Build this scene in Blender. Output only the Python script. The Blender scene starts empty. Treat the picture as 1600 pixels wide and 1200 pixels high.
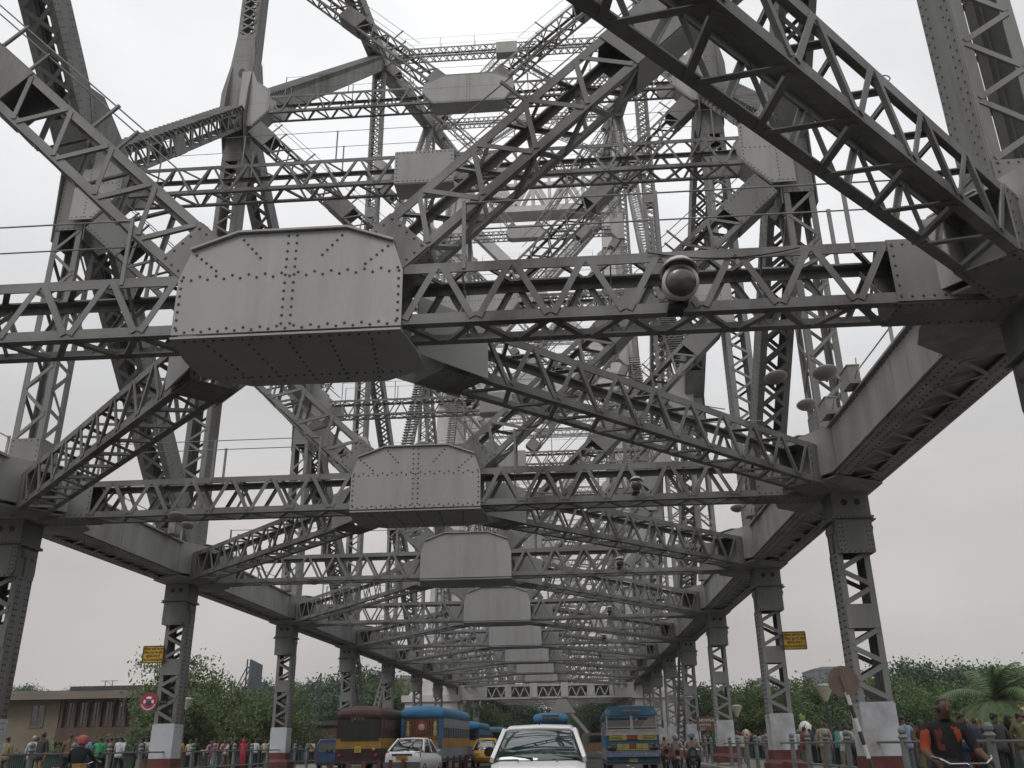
import bpy, math, random
from mathutils import Vector as V, Matrix
random.seed(7)
SC = bpy.context.scene
COL = SC.collection
PI = math.pi
ZR = 0.30      # road surface
ZF = 0.42      # footway surface
W = 11.58      # half distance between the trusses
Y = [1.36, 12.77, 24.19, 35.57, 49.45, 63.25, 77.0, 90.75, 104.5, 118.0]
YF = [130.4, 142.8, 155.2, 167.6, 180.0, 192.4]      # shore span beyond the tower

# ------------------------------------------------------------------ materials
MAT = {}
def newmat(name):
    m = bpy.data.materials.new(name); m.use_nodes = True
    nt = m.node_tree; b = nt.nodes['Principled BSDF']
    MAT[name] = m
    return m, nt, b
def paint(name, col, rough=.55, var=.12, scale=3., dirt=None, dirtamt=.35, metal=0., bump=0., streak=False, spec=.5, fine=None):
    m, nt, b = newmat(name)
    N, L = nt.nodes, nt.links
    tc = N.new('ShaderNodeTexCoord')
    mp = N.new('ShaderNodeMapping'); L.new(tc.outputs['Object'], mp.inputs['Vector'])
    if streak: mp.inputs['Scale'].default_value = (1, 1, .18)
    n1 = N.new('ShaderNodeTexNoise'); n1.inputs['Scale'].default_value = scale; n1.inputs['Detail'].default_value = 6
    L.new(mp.outputs[0], n1.inputs['Vector'])
    r = N.new('ShaderNodeValToRGB')
    c = col
    r.color_ramp.elements[0].position = .3; r.color_ramp.elements[1].position = .7
    r.color_ramp.elements[0].color = (*[x*(1-var) for x in c], 1)
    r.color_ramp.elements[1].color = (*[min(1, x*(1+var)) for x in c], 1)
    L.new(n1.outputs['Fac'], r.inputs['Fac'])
    out = r.outputs['Color']
    if dirt:
        n2 = N.new('ShaderNodeTexNoise'); n2.inputs['Scale'].default_value = scale*.37; n2.inputs['Detail'].default_value = 9
        n2.inputs['Roughness'].default_value = .7
        L.new(mp.outputs[0], n2.inputs['Vector'])
        r2 = N.new('ShaderNodeValToRGB'); r2.color_ramp.elements[0].position = .5; r2.color_ramp.elements[1].position = .72
        r2.color_ramp.elements[1].color = (dirtamt,)*3+(1,); r2.color_ramp.elements[0].color = (0, 0, 0, 1)
        L.new(n2.outputs['Fac'], r2.inputs['Fac'])
        mx = N.new('ShaderNodeMixRGB'); mx.inputs['Color2'].default_value = (*dirt, 1)
        L.new(r2.outputs['Color'], mx.inputs['Fac']); L.new(out, mx.inputs['Color1']); out = mx.outputs['Color']
    L.new(out, b.inputs['Base Color'])
    b.inputs['Roughness'].default_value = rough; b.inputs['Metallic'].default_value = metal
    b.inputs['Specular IOR Level'].default_value = spec
    if bump:
        bp_ = N.new('ShaderNodeBump'); bp_.inputs['Strength'].default_value = bump; bp_.inputs['Distance'].default_value = .02
        n3 = N.new('ShaderNodeTexNoise'); n3.inputs['Scale'].default_value = fine or scale*6; n3.inputs['Detail'].default_value = 4
        L.new(tc.outputs['Object'], n3.inputs['Vector']); L.new(n3.outputs['Fac'], bp_.inputs['Height']); L.new(bp_.outputs[0], b.inputs['Normal'])
    return m
platem = paint('clean_plate_paint', (.39, .39, .385), .6, .09, .8, (.19, .155, .12), .6, bump=.12, streak=True, spec=.2)
rivetm = paint('grimy_rivets', (.10, .095, .09), .7, .2, 3.)
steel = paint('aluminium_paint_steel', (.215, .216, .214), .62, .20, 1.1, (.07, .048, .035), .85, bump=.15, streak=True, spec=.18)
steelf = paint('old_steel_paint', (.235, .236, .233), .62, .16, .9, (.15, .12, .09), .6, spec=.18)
chordm = paint('chord_steel_paint', (.33, .328, .322), .65, .15, 1.3, (.13, .085, .06), .75, bump=.2, streak=True, spec=.15)
plinthm = paint('plinth_grey_paint', (.47, .495, .53), .6, .06, 2., (.2, .17, .14), .7, bump=.1)
plinthr = paint('plinth_red_paint', (.11, .027, .024), .6, .15, 3., (.1, .08, .07), .6)
towerm = paint('hazed_tower_paint', (.52, .51, .50), .6, .1, .5, (.3, .26, .22), .4, streak=True)  # base colour lightened to stand in for haze over the distance
railm = paint('railing_paint', (.15, .165, .16), .5, .15, 3., (.1, .07, .05), .4)
tealm = paint('teal_parapet_paint', (.05, .09, .09), .55, .2, 2., (.08, .06, .05), .4)
postm = paint('brown_post_paint', (.13, .05, .04), .6, .2, 4.)
asph = paint('asphalt', (.036, .035, .034), .9, .2, .6, (.10, .09, .08), .5, bump=.4, fine=60)
foot = paint('footway_concrete', (.15, .14, .125), .85, .15, .8, (.14, .12, .1), .5, bump=.2, fine=30)
kerbm = paint('kerb_stone', (.3, .28, .25), .8, .15, 1.5)
earth = paint('earth', (.09, .085, .06), .95, .3, .05, (.06, .08, .035), .8)
water = paint('river_water', (.10, .10, .08), .15, .1, .05, bump=.3, fine=.8)
whitem = paint('white_enamel', (.72, .73, .72), .4, .04, 2., (.4, .38, .35), .3)
dishm = paint('lamp_dish', (.27, .26, .24), .5, .12, 3., (.14, .11, .08), .6)
cream = paint('cream_lamp', (.62, .58, .45), .4, .05, 3.)
blackm = paint('black_rubber_and_hole_shade', (.02, .02, .02), .6, .1, 3.)
darkm = paint('dark_grey', (.05, .05, .05), .5, .1, 3.)
redsign = paint('sign_red', (.30, .035, .06), .5, .1, 3., (.15, .1, .08), .5)
yellow = paint('sign_yellow', (.50, .31, .03), .55, .08, 4., (.3, .18, .05), .4)
browns = paint('sign_brown', (.13, .06, .055), .6, .15, 4.)
ink = paint('sign_ink', (.09, .05, .01), .6, .05, 3.)
blueink = paint('sign_dark_blue', (.04, .03, .10), .6, .05, 3.)
rustd = paint('disc_back', (.17, .12, .10), .7, .12, 4., (.1, .05, .03), .5)
bark = paint('bark', (.09, .065, .045), .9, .25, 3.)
chrome = paint('chrome', (.6, .6, .6), .2, .03, 2., metal=1.)
carwhite = paint('car_white', (.74, .74, .75), .28, .02, 2., (.5, .48, .45), .12)
taxiyel = paint('taxi_yellow', (.62, .30, .02), .35, .06, 2., (.3, .16, .05), .3)
busblue = paint('bus_blue', (.035, .13, .28), .5, .12, 1.5, (.1, .11, .12), .6)
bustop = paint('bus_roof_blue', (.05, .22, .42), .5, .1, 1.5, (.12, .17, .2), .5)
busgrey = paint('bus_grey_blue', (.22, .26, .30), .5, .1, 2., (.15, .12, .1), .5)
busyel = paint('bus_yellow', (.36, .20, .04), .5, .15, 2., (.16, .10, .06), .6)
maroon = paint('bus_maroon', (.045, .018, .016), .5, .2, 2., (.07, .05, .04), .5)
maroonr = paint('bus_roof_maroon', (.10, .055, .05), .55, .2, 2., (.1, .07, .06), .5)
signyel = paint('plate_yellow', (.55, .45, .08), .5, .05, 5.)
plateora = paint('plate_orange', (.55, .28, .03), .5, .05, 5.)
tail = paint('tail_lamp_red', (.35, .03, .04), .25, .05, 5.)
vanblue = paint('van_blue', (.05, .11, .26), .35, .2, 3., (.12, .1, .1), .4)
brick = paint('brick_wall', (.095, .06, .045), .9, .2, 1.2, (.1, .08, .06), .6)
plaster = paint('old_plaster', (.17, .145, .105), .9, .15, .35, (.10, .08, .05), .8)
roofm = paint('tin_roof', (.085, .072, .058), .95, .25, .25, (.05, .045, .04), .7, spec=.05)
dkroof = paint('dark_roof', (.05, .05, .055), .8, .2, .3)
yelwall = paint('yellow_wall', (.50, .33, .13), .9, .1, .5, (.3, .22, .12), .5)
greywall = paint('concrete_wall', (.16, .16, .155), .9, .12, .3, (.15, .15, .14), .5)
hazeblue = paint('dark_blue_wall', (.10, .12, .15), .7, .2, .3)
glassw = paint('tower_glass', (.12, .24, .27), .25, .15, .3)
sackm = paint('white_sack', (.68, .67, .64), .8, .05, 8., bump=.6)
def glass(name, col, rough=.06):
    m, nt, b = newmat(name)
    b.inputs['Base Color'].default_value = (*col, 1); b.inputs['Roughness'].default_value = rough
    b.inputs['Specular IOR Level'].default_value = .9
    b.inputs['Coat Weight'].default_value = .6; b.inputs['Coat Roughness'].default_value = .03
    return m
glassd = glass('dark_glass', (.012, .016, .016))
glassc = glass('windscreen_glass', (.02, .035, .035), .02)
glasscam = glass('camera_dome', (.05, .045, .04), .35)
lampred = glass('lamp_lens', (.5, .35, .2), .2)
meshm = paint('mesh_panel', (.03, .035, .028), .7, .2, 4.)
def leafmat(name, c1, c2, tr=.25):
    m, nt, b = newmat(name); N, L = nt.nodes, nt.links
    g = N.new('ShaderNodeNewGeometry'); r = N.new('ShaderNodeValToRGB')
    r.color_ramp.elements[0].color = (*c1, 1); r.color_ramp.elements[1].color = (*c2, 1)
    tc = N.new('ShaderNodeTexCoord'); nz = N.new('ShaderNodeTexNoise'); nz.inputs['Scale'].default_value = .55; nz.inputs['Detail'].default_value = 3
    L.new(tc.outputs['Object'], nz.inputs['Vector'])
    mr = N.new('ShaderNodeMapRange'); mr.inputs[1].default_value = .36; mr.inputs[2].default_value = .64; L.new(nz.outputs['Fac'], mr.inputs[0])
    ma = N.new('ShaderNodeMixRGB'); ma.inputs[0].default_value = .62; L.new(g.outputs['Random Per Island'], ma.inputs[1]); L.new(mr.outputs[0], ma.inputs[2])
    L.new(ma.outputs[0], r.inputs['Fac']); L.new(r.outputs['Color'], b.inputs['Base Color'])
    b.inputs['Roughness'].default_value = .6
    b.inputs['Transmission Weight'].default_value = 0
    t = N.new('ShaderNodeBsdfTranslucent'); L.new(r.outputs['Color'], t.inputs['Color'])
    mx = N.new('ShaderNodeMixShader'); mx.inputs[0].default_value = tr
    L.new(b.outputs[0], mx.inputs[1]); L.new(t.outputs[0], mx.inputs[2]); L.new(mx.outputs[0], nt.nodes['Material Output'].inputs['Surface'])
    return m
leafa = leafmat('leaf_mid', (.045, .085, .028), (.15, .205, .075), .35)
leafb = leafmat('leaf_dark', (.03, .06, .028), (.095, .14, .062), .3)
leafc = leafmat('leaf_blueish', (.04, .075, .045), (.09, .14, .08))
leafp = leafmat('palm_leaf', (.06, .11, .04), (.15, .21, .09), .35)

# ------------------------------------------------------------------ mesh builder
class MB:
    rv = 1
    def __init__(s): s.v = []; s.f = []; s.m = []; s.cur = 0
    def quad(s, *i): s.f.append(i); s.m.append(s.cur)
    def hexa(s, c):
        b = len(s.v); s.v += [tuple(p) for p in c]
        for q in ((0, 3, 2, 1), (4, 5, 6, 7), (0, 1, 5, 4), (1, 2, 6, 5), (2, 3, 7, 6), (3, 0, 4, 7)):
            s.quad(*[b+i for i in q])
    def box(s, x0, x1, y0, y1, z0, z1):
        s.hexa([(x0, y0, z0), (x1, y0, z0), (x1, y1, z0), (x0, y1, z0), (x0, y0, z1), (x1, y0, z1), (x1, y1, z1), (x0, y1, z1)])
    def bar(s, a, b, w, h, up=(0, 0, 1)):
        a = V(a); b = V(b); d = b-a
        if d.length < 1e-6: return
        d.normalize(); up = V(up); sd = d.cross(up)
        if sd.length < 1e-4: sd = d.cross(V((1, 0, 0)))
        sd.normalize(); u = sd.cross(d).normalized()
        sd *= w/2; u *= h/2
        s.hexa([a-sd-u, a+sd-u, b+sd-u, b-sd-u, a-sd+u, a+sd+u, b+sd+u, b-sd+u])
    def prism(s, pts, off):
        """pts: polygon in 3-D, off: thickness vector"""
        n = len(pts); b = len(s.v); off = V(off)
        s.v += [tuple(V(p)) for p in pts]+[tuple(V(p)+off) for p in pts]
        s.quad(*range(b+n-1, b-1, -1)); s.quad(*range(b+n, b+2*n))
        for i in range(n):
            j = (i+1) % n; s.quad(b+i, b+j, b+n+j, b+n+i)
    def cyl(s, a, b_, r0, r1=None, n=10, cap=True):
        r1 = r0 if r1 is None else r1
        a = V(a); c = V(b_); d = (c-a).normalized()
        x = d.cross(V((0, 0, 1)))
        if x.length < 1e-3: x = V((1, 0, 0))
        x.normalize(); y = d.cross(x); b = len(s.v)
        for k in range(n):
            t = 2*PI*k/n; s.v.append(tuple(a+(x*math.cos(t)+y*math.sin(t))*r0))
        for k in range(n):
            t = 2*PI*k/n; s.v.append(tuple(c+(x*math.cos(t)+y*math.sin(t))*r1))
        for k in range(n):
            j = (k+1) % n; s.quad(b+k, b+j, b+n+j, b+n+k)
        if cap: s.quad(*range(b+n-1, b-1, -1)); s.quad(*range(b+n, b+2*n))
    def tube(s, pts, r, n=5):
        for a, b in zip(pts, pts[1:]): s.cyl(a, b, r, r, n)
    def lathe(s, o, ax, prof, n=16):
        """prof: list of (dist along ax, radius)"""
        o = V(o); d = V(ax).normalized(); x = d.cross(V((0, 0, 1)))
        if x.length < 1e-3: x = V((1, 0, 0))
        x.normalize(); y = d.cross(x); b = len(s.v)
        for h, r in prof:
            for k in range(n):
                t = 2*PI*k/n; s.v.append(tuple(o+d*h+(x*math.cos(t)+y*math.sin(t))*max(r, 1e-4)))
        for i in range(len(prof)-1):
            for k in range(n):
                j = (k+1) % n; s.quad(b+i*n+k, b+i*n+j, b+(i+1)*n+j, b+(i+1)*n+k)
    def loft(s, secs, closed=True, caps=True):
        n = len(secs[0]); b = len(s.v)
        for q in secs: s.v += [tuple(p) for p in q]
        for i in range(len(secs)-1):
            for k in range(n if closed else n-1):
                j = (k+1) % n; s.quad(b+i*n+k, b+i*n+j, b+(i+1)*n+j, b+(i+1)*n+k)
        if caps and closed: s.quad(*range(b+n-1, b-1, -1)); s.quad(*range(b+(len(secs)-1)*n, b+len(secs)*n))
    def rivet(s, p, n, r=.021):
        c0 = s.cur
        if getattr(s, 'rv', 0): s.cur = 1; r *= 1.15
        p = V(p); n = V(n).normalized(); x = n.orthogonal().normalized(); y = n.cross(x); b = len(s.v)
        for k in range(6):
            t = PI*k/3; s.v.append(tuple(p+(x*math.cos(t)+y*math.sin(t))*r))
        for k in range(6):
            t = PI*k/3; s.v.append(tuple(p+n*r*.75+(x*math.cos(t)+y*math.sin(t))*r*.6))
        for k in range(6):
            j = (k+1) % 6; s.quad(b+k, b+j, b+6+j, b+6+k)
        s.quad(*range(b+6, b+12)); s.cur = c0
    def rivets(s, a, b, n, sp=.13, r=.021, zig=0.):
        a = V(a); b = V(b); L = (b-a).length; k = max(1, int(L/sp)); n = V(n)
        q = (b-a).cross(n).normalized()*zig
        for i in range(k+1): s.rivet(a+(b-a)*i/k+q*(1 if i % 2 else -1), n, r)
    def build(s, name, mats, parent=None, smooth=False, loc=None, rotz=None):
        me = bpy.data.meshes.new(name); me.from_pydata(s.v, [], s.f)
        ms = mats if isinstance(mats, (list, tuple)) else [mats]
        for m in ms: me.materials.append(m)
        if len(ms) > 1: me.polygons.foreach_set('material_index', s.m)
        if smooth: me.polygons.foreach_set('use_smooth', [True]*len(me.polygons))
        me.update()
        o = bpy.data.objects.new(name, me); COL.objects.link(o)
        if parent: o.parent = parent
        if loc: o.location = loc
        if rotz: o.rotation_euler = (0, 0, rotz)
        return o

def tag(o, label, cat, group=None, kind=None):
    if label: o['label'] = label
    if cat: o['category'] = cat
    if group: o['group'] = group
    if kind: o['kind'] = kind
    return o
def thing(name, loc, label, cat, rotz=0, group=None):
    o = bpy.data.objects.new(name, None); COL.objects.link(o); o.location = loc; o.rotation_euler = (0, 0, rotz)
    o.empty_display_size = .2
    return tag(o, label, cat, group)
def structure(o): o['kind'] = 'structure'; return o
def copy_part(o, parent, loc=None, **kw):
    c = o.copy(); COL.objects.link(c); c.parent = parent
    if loc is not None: c.location = loc
    for ch in list(o.children):
        d = ch.copy(); COL.objects.link(d); d.parent = c
    return c
def copy_thing(r, loc, rotz=None, label=None):
    c = r.copy(); COL.objects.link(c); c.location = loc
    if rotz is not None: c.rotation_euler = (0, 0, rotz)
    if label: c['label'] = label
    for ch in list(r.children):
        d = ch.copy(); COL.objects.link(d); d.parent = c
        for g in list(ch.children):
            e = g.copy(); COL.objects.link(e); e.parent = d
    return c

# ------------------------------------------------------------------ camera (solved from the photograph)
F, YAW, PITCH, ROLL = 1394.3, .067923, .38476, -.014896
CAM = V((4.3048, 0, 1.5))
cyw, syw = math.cos(YAW), math.sin(YAW)
fw = V((-syw*math.cos(PITCH), cyw*math.cos(PITCH), math.sin(PITCH))); rt = V((cyw, syw, 0)); up = rt.cross(fw)
cr, sr = math.cos(ROLL), math.sin(ROLL)
rt2 = rt*cr+up*sr; up2 = up*cr-rt*sr
cam = bpy.data.cameras.new('camera'); co = bpy.data.objects.new('camera', cam); COL.objects.link(co)
cam.sensor_width = 36; cam.lens = F/1600*36; cam.clip_start = .1; cam.clip_end = 4000
co.matrix_world = Matrix(((rt2.x, up2.x, -fw.x, CAM.x), (rt2.y, up2.y, -fw.y, CAM.y), (rt2.z, up2.z, -fw.z, CAM.z), (0, 0, 0, 1)))
SC.camera = co
def at(px, py, ax, val):
    """the point of the plane ax = val that the photograph shows at (px, py)"""
    d = fw*F+rt2*(px-800)+up2*(600-py); k = 'xyz'.index(ax)
    return CAM+d*((val-CAM[k])/d[k])

# ------------------------------------------------------------------ laced steel member
def laced(mb, A, B, side, w, h, c=.2, t=.03, step=.57, faces='VVVV', bw=.09, e0=0., e1=0., mid=None, gap=.10, rib=True, riv=False, c2=None):
    """box member of four angles, w along side, h along the normal; faces: +n -n +s -s; V / X lacing, S solid, - open"""
    A = V(A); B = V(B); L = (B-A).length; d = (B-A)/L
    s = V(side); s = (s-d*s.dot(d)).normalized(); n = d.cross(s).normalized()
    c2 = c2 or c
    def P(u, x, z): return A+d*u+s*x+n*z
    for sx in (-1, 1):
        for sz in (-1, 1):
            # leg lying in the n faces, leg lying in the s faces
            mb.bar(P(0, sx*(w/2-c2/2), sz*(h/2-t/2)), P(L, sx*(w/2-c2/2), sz*(h/2-t/2)), c2, t, n)
            mb.bar(P(0, sx*(w/2-t/2), sz*(h/2-t-.002-(c-t)/2)), P(L, sx*(w/2-t/2), sz*(h/2-t-.002-(c-t)/2)), c-t, t, s)
    u0, u1 = e0, L-e1
    for k, fc in enumerate(faces):
        if fc == '-': continue
        nn = n if k < 2 else s; ss = s if k < 2 else n
        sg = 1 if k % 2 == 0 else -1
        off = (h/2 if k < 2 else w/2); hw = (w/2 if k < 2 else h/2); cc = (c2 if k < 2 else c)
        def Q(u, x, o): return A+d*u+ss*x+nn*(sg*(off+o))
        if fc == 'S':
            mb.bar(Q(0, 0, .014), Q(L, 0, .014), 2*hw-.01, .02, nn); 
            if riv:
                for q in (-1, -.6, .6, 1): mb.rivets(Q(.1, q*(hw-.09), .024), Q(L-.1, q*(hw-.09), .024), nn*sg, riv, .022)
            continue
        if e0: mb.bar(Q(0, 0, .014), Q(e0, 0, .014), 2*hw-.01, .02, nn)
        if e1: mb.bar(Q(L-e1, 0, .014), Q(L, 0, .014), 2*hw-.01, .02, nn)
        if riv:
            for (ua, ub) in ((0, e0), (L-e1, L)):
                if ub-ua > .3:
                    for q in (-1, 1): mb.rivets(Q(ua+.06, q*(hw-.08), .024), Q(ub-.06, q*(hw-.08), .024), nn*sg, .15, .02)
                    mb.rivets(Q(ub-.06 if ua == 0 else ua+.06, -hw+.1, .024), Q(ub-.06 if ua == 0 else ua+.06, hw-.1, .024), nn*sg, .15, .02)
        segs = [(u0, u1)]
        if mid:
            segs = []; last = u0
            for (ma, mb_) in mid:
                mb.bar(Q(ma, 0, .014), Q(mb_, 0, .014), 2*hw-.01, .02, nn); segs.append((last, ma)); last = mb_
            segs.append((last, u1))
        for (a, b) in segs:
            m = max(1, round((b-a)/step)); st = (b-a)/m; x = hw-cc*.45
            for i in range(m):
                z = 1 if i % 2 else -1
                for zz, oo in (((z, .012),) if fc == 'V' else ((z, .012), (-z, .03))):
                    p = Q(a+st*i+gap*.5, zz*x, oo); q = Q(a+st*(i+1)-gap*.5, -zz*x, oo)
                    mb.bar(p, q, bw, .016, nn)
                    if rib: 
                        e = (q-p).normalized().cross(nn).normalized()*(bw/2-.01)
                        mb.bar(p+e-nn*sg*.03, q+e-nn*sg*.03, .014, .05, nn)

# ------------------------------------------------------------------ the bridge
bridge = thing('steel_bridge', (0, 60, 0), 'huge silver grey riveted steel truss bridge with laced struts overhead', 'bridge')
BO = V((0, 60, 0))
def bpart(mb, name, m=steel, loc=None):
    if not isinstance(m, list) and max(mb.m) > 0: m = [m, rivetm]
    o = mb.build(name, m, bridge); o.location = (V(loc) if loc is not None else V((0, 0, 0)))-BO
    return o
def zb(y): return 7.45+.0069*(y-12.77)        # underside of the cross struts
XA = 10.9

def gusset(mb, riv=True, d0=-.65, d1=.19, top=True):
    poly = [(-1.8, 0), (1.8, 0), (1.8, .96), (1.64, 1.46), (.88, 1.74), (-.88, 1.74), (-1.64, 1.46), (-1.8, .96)]
    for yy, sg in ((d0, -1), (d1, 1)):
        mb.prism([(x, yy, z) for x, z in poly], (0, .03*sg, 0))
    # rim along the upper edge
    for (x0, z0), (x1, z1) in zip(poly[3:6], poly[4:7]):
        mb.bar((x0, (d0+d1)/2-.02, z0+.03), (x1, (d0+d1)/2-.02, z1+.03), .99, .035, (0, 0, 1))
    # keel plate under the node
    keel = [(-1.8, -.70), (1.8, -.70), (1.92, .2), (1.92, .85), (1.2, 1.32), (-1.2, 1.32), (-1.92, .85), (-1.92, .2)]
    mb.prism([(x, y, -.045) for x, y in keel], (0, 0, -.035))
    for sx in (-1, 1):   # webs that take the laterals
        mb.bar((sx*1.15, 1.2, .53), (sx*2.3, 2.45, .53), .03, 1.06)
        mb.bar((sx*1.86, .4, .53), (sx*2.9, 1.6, .53), .03, 1.06)
        mb.box(sx*1.5-.012, sx*1.5+.012, .20, 1.0, .02, 1.0)
    mb.box(-1.1, 1.1, 1.2, 1.23, 0, 1.05)
    if riv:
        f = (0, -1, 0); y = d0-.03
        mb.rivets((-1.72, y, .06), (1.72, y, .06), f, .13, .022, .022)
        mb.rivets((-1.72, y, .98), (1.72, y, .98), f, .13, .022, .03)
        for x in (-.07, .07): mb.rivets((x, y, .12), (x, y, 1.68), f, .14, .022)
        for sx in (-1, 1):
            mb.rivets((sx*1.74, y, .12), (sx*1.74, y, .95), f, .12, .022)
            mb.rivets((sx*1.55, y, 1.40), (sx*1.2, y, 1.1), f, .11, .022)
            mb.rivets((sx*.8, y, 1.64), (sx*.5, y, 1.3), f, .11, .022)
        mb.rivets((-1.5, .9, -.08), (1.5, .9, -.08), (0, 0, -1), .15, .022)
        mb.rivets((-1.6, -.6, -.08), (1.6, -.6, -.08), (0, 0, -1), .15, .022)
        for a in range(5): mb.rivets((-1.3+a*.65, -.4, -.08), (-1.1+a*.55, 1.1, -.08), (0, 0, -1), .18, .022)

def strut_mesh(detail):
    mb = MB()
    mb2 = MB(); mb2.rv = 1
    mb3 = []
    if detail:
        laced(mb, (-XA, -.23, .55), (-1.8, -.23, .55), (0, 1, 0), .8, 1.04, .165, .03, .575, 'VVVV', .10, e0=1.7, riv=True)
        laced(mb, (1.8, -.23, .55), (XA, -.23, .55), (0, 1, 0), .8, 1.04, .165, .03, .575, 'VVVV', .10, e1=1.7, riv=True)
        for x in (-9, -7.3, -5.0, -2.7, 2.7, 5.0, 7.3, 9):      # cross frames
            mb.bar((x, -.6, .15), (x, .14, .95), .08, .02, (1, 0, 0)); mb.bar((x+.03, .14, .15), (x+.03, -.6, .95), .08, .02, (1, 0, 0))
    else:
        laced(mb, (-XA, -.23, .55), (-1.8, -.23, .55), (0, 1, 0), .8, 1.04, .15, .03, .575, 'VVVV', .085, e0=1.7, rib=False)
        laced(mb, (1.8, -.23, .55), (XA, -.23, .55), (0, 1, 0), .8, 1.04, .15, .03, .575, 'VVVV', .085, e1=1.7, rib=False)
    gusset(mb2, detail)
    # handrail of the inspection walk
    for yy in (-.63, .17):
        z = 2.15
        mb3.append(MB()); mb3.append(MB()); mb3[-2].tube([(-9.6, yy, z), (-2.75, yy, z)], .014, 5); mb3[-1].tube([(2.75, yy, z), (9.6, yy, z)], .014, 5)
        for x in (-9.6, -5.8, -2.75, 2.75, 5.8, 8.7):
            mb3[-2 if x < 0 else -1].box(x-.03, x+.03, yy-.02, yy+.02, .95, 2.18)
    return mb, mb2, mb3

def side_plate(mb, sx, yy, th=.03):
    pl = [(9.95, .85), (9.95, -.4), (10.75, -1.3), (11.5, -1.3), (11.5, 2.1), (10.95, 2.1), (10.7, 1.45)]
    mb.prism([(sx*x, yy, z) for x, z in pl], (0, th, 0))
def side_riv(mb, sx, yy):
    f = (0, -1, 0)
    mb.rivets((sx*10.02, yy, .78), (sx*10.02, yy, -.36), f, .13, .02); mb.rivets((sx*10.05, yy, -.44), (sx*10.75, yy, -1.22), f, .13, .02)
    mb.rivets((sx*10.1, yy, .02), (sx*11.0, yy, .02), f, .13, .02); mb.rivets((sx*10.05, yy, .8), (sx*10.7, yy, 1.38), f, .13, .02)
    mb.rivets((sx*11.02, yy, -1.2), (sx*11.02, yy, 2.0), f, .13, .02); mb.rivets((sx*10.8, yy, -1.22), (sx*11.4, yy, -1.22), f, .13, .02)

def set_strut(master, i_y, z):
    return copy_part(master, bridge, V((0, i_y, z))-BO)
first = {}
for det in (True, False):
    a, b, c = strut_mesh(det)
    y0 = Y[1] if det else Y[3]
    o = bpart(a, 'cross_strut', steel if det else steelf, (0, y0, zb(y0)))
    g = b.build('gusset_plate', [platem, rivetm], o); h = [q.build('handrail', steelf, o) for q in c]
    first[det] = o
for i in (0, 2): set_strut(first[True], Y[i], zb(Y[i]))
set_strut(first[True], -10., zb(-10.))
for y in Y[4:9]+YF: set_strut(first[False], y, zb(y))

# mid level struts
def mid_strut(oct_, detail):
    mb = MB(); r = detail
    for sx in (-1, 1):
        laced(mb, (sx*(1.7 if oct_ else .94), -.23, 0), (sx*10.0, -.23, 0), (0, 1, 0), .8, 1.02, .12, .03, .60, 'VVVV' if detail else 'XXVV', .075, rib=detail, gap=.1)
    g = MB(); g.rv = 1
    if oct_:
        poly = [(-2.3, .2), (-1.75, -.55), (1.75, -.55), (2.3, .2), (2.15, .6), (1.2, 1.05), (-1.2, 1.05), (-2.15, .6)]
        for yy, sg in ((-.66, -1), (.2, 1)): g.prism([(x, yy, z) for x, z in poly], (0, .03*sg, 0))
        g.prism([(-1.75, -.69, -.6), (1.75, -.69, -.6), (1.75, .23, -.6), (-1.75, .23, -.6)], (0, 0, .03))
        g.prism([(-1.2, -.7, 1.07), (1.2, -.7, 1.07), (1.2, .25, 1.07), (-1.2, .25, 1.07)], (0, 0, .04))
        for sx in (-1, 1): 
            g.prism([(sx*1.22, -.7, 1.07), (sx*2.15, -.7, .62), (sx*2.15, .25, .62), (sx*1.22, .25, 1.07)], (0, 0, .04))
            g.prism([(sx*1.77, -.69, -.6), (sx*2.3, -.69, .15), (sx*2.3, .23, .15), (sx*1.77, .23, -.6)], (0, 0, .03))
        if r:
            y = -.69
            for x in (-.08, .08): g.rivets((x, y, -.45), (x, y, 1.0), (0, -1, 0), .14)
            g.rivets((-2.1, y, .3), (2.1, y, .3), (0, -1, 0), .14); g.rivets((-1.65, y, -.5), (1.65, y, -.5), (0, -1, 0), .13)
    else:
        for yy, sg in ((-.66, -1), (.2, 1)): g.prism([(x, yy, z) for x, z in ((-.95, -.6), (.95, -.6), (.95, .6), (-.95, .6))], (0, .03*sg, 0))
        g.box(-.95, .95, -.65, .19, -.63, -.605)
        if r:
            for x in (-.88, .88): g.rivets((x, -.69, -.52), (x, -.69, .52), (0, -1, 0), .13)
            for z in (-.53, .53): g.rivets((-.8, -.69, z), (.8, -.69, z), (0, -1, 0), .13)
    hh = []
    for yy in (-.63, .17):
        h = MB(); hh.append(h)
        h.tube([(-9.2, yy, 1.6), (9.2, yy, 1.6)], .012, 4)
        for x in (-9.2, -6, -2.9, 2.9, 6, 9.2): h.box(x-.02, x+.02, yy-.015, yy+.015, .45, 1.62)
    ss = []
    for sx in (-1, 1):
        s = MB(); s.rv = 1; ss.append(s)
        side_plate(s, sx, -.69); side_plate(s, sx, .2)
        s.prism([(sx*9.95, -.66, -.42), (sx*9.95, .2, -.42), (sx*10.75, .2, -1.32), (sx*10.75, -.66, -1.32)], (0, 0, -.03))
        s.box(min(sx*9.2, sx*9.97), max(sx*9.2, sx*9.97), .14, .16, -.5, .5)
        if r: side_riv(s, sx, -.69)
    m = steel if r else steelf
    def put(y, z):
        o = bpart(mb, 'mid_strut', m, (0, y, z)); g.build('gusset_plate', [platem, rivetm], o); [q.build('handrail', steelf, o) for q in hh]; [q.build('side_gusset', [platem, rivetm], o) for q in ss]
        return o
    return put
putS = mid_strut(False, True); putM = mid_strut(True, True); putSf = mid_strut(False, False); putMf = mid_strut(True, False)
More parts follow.
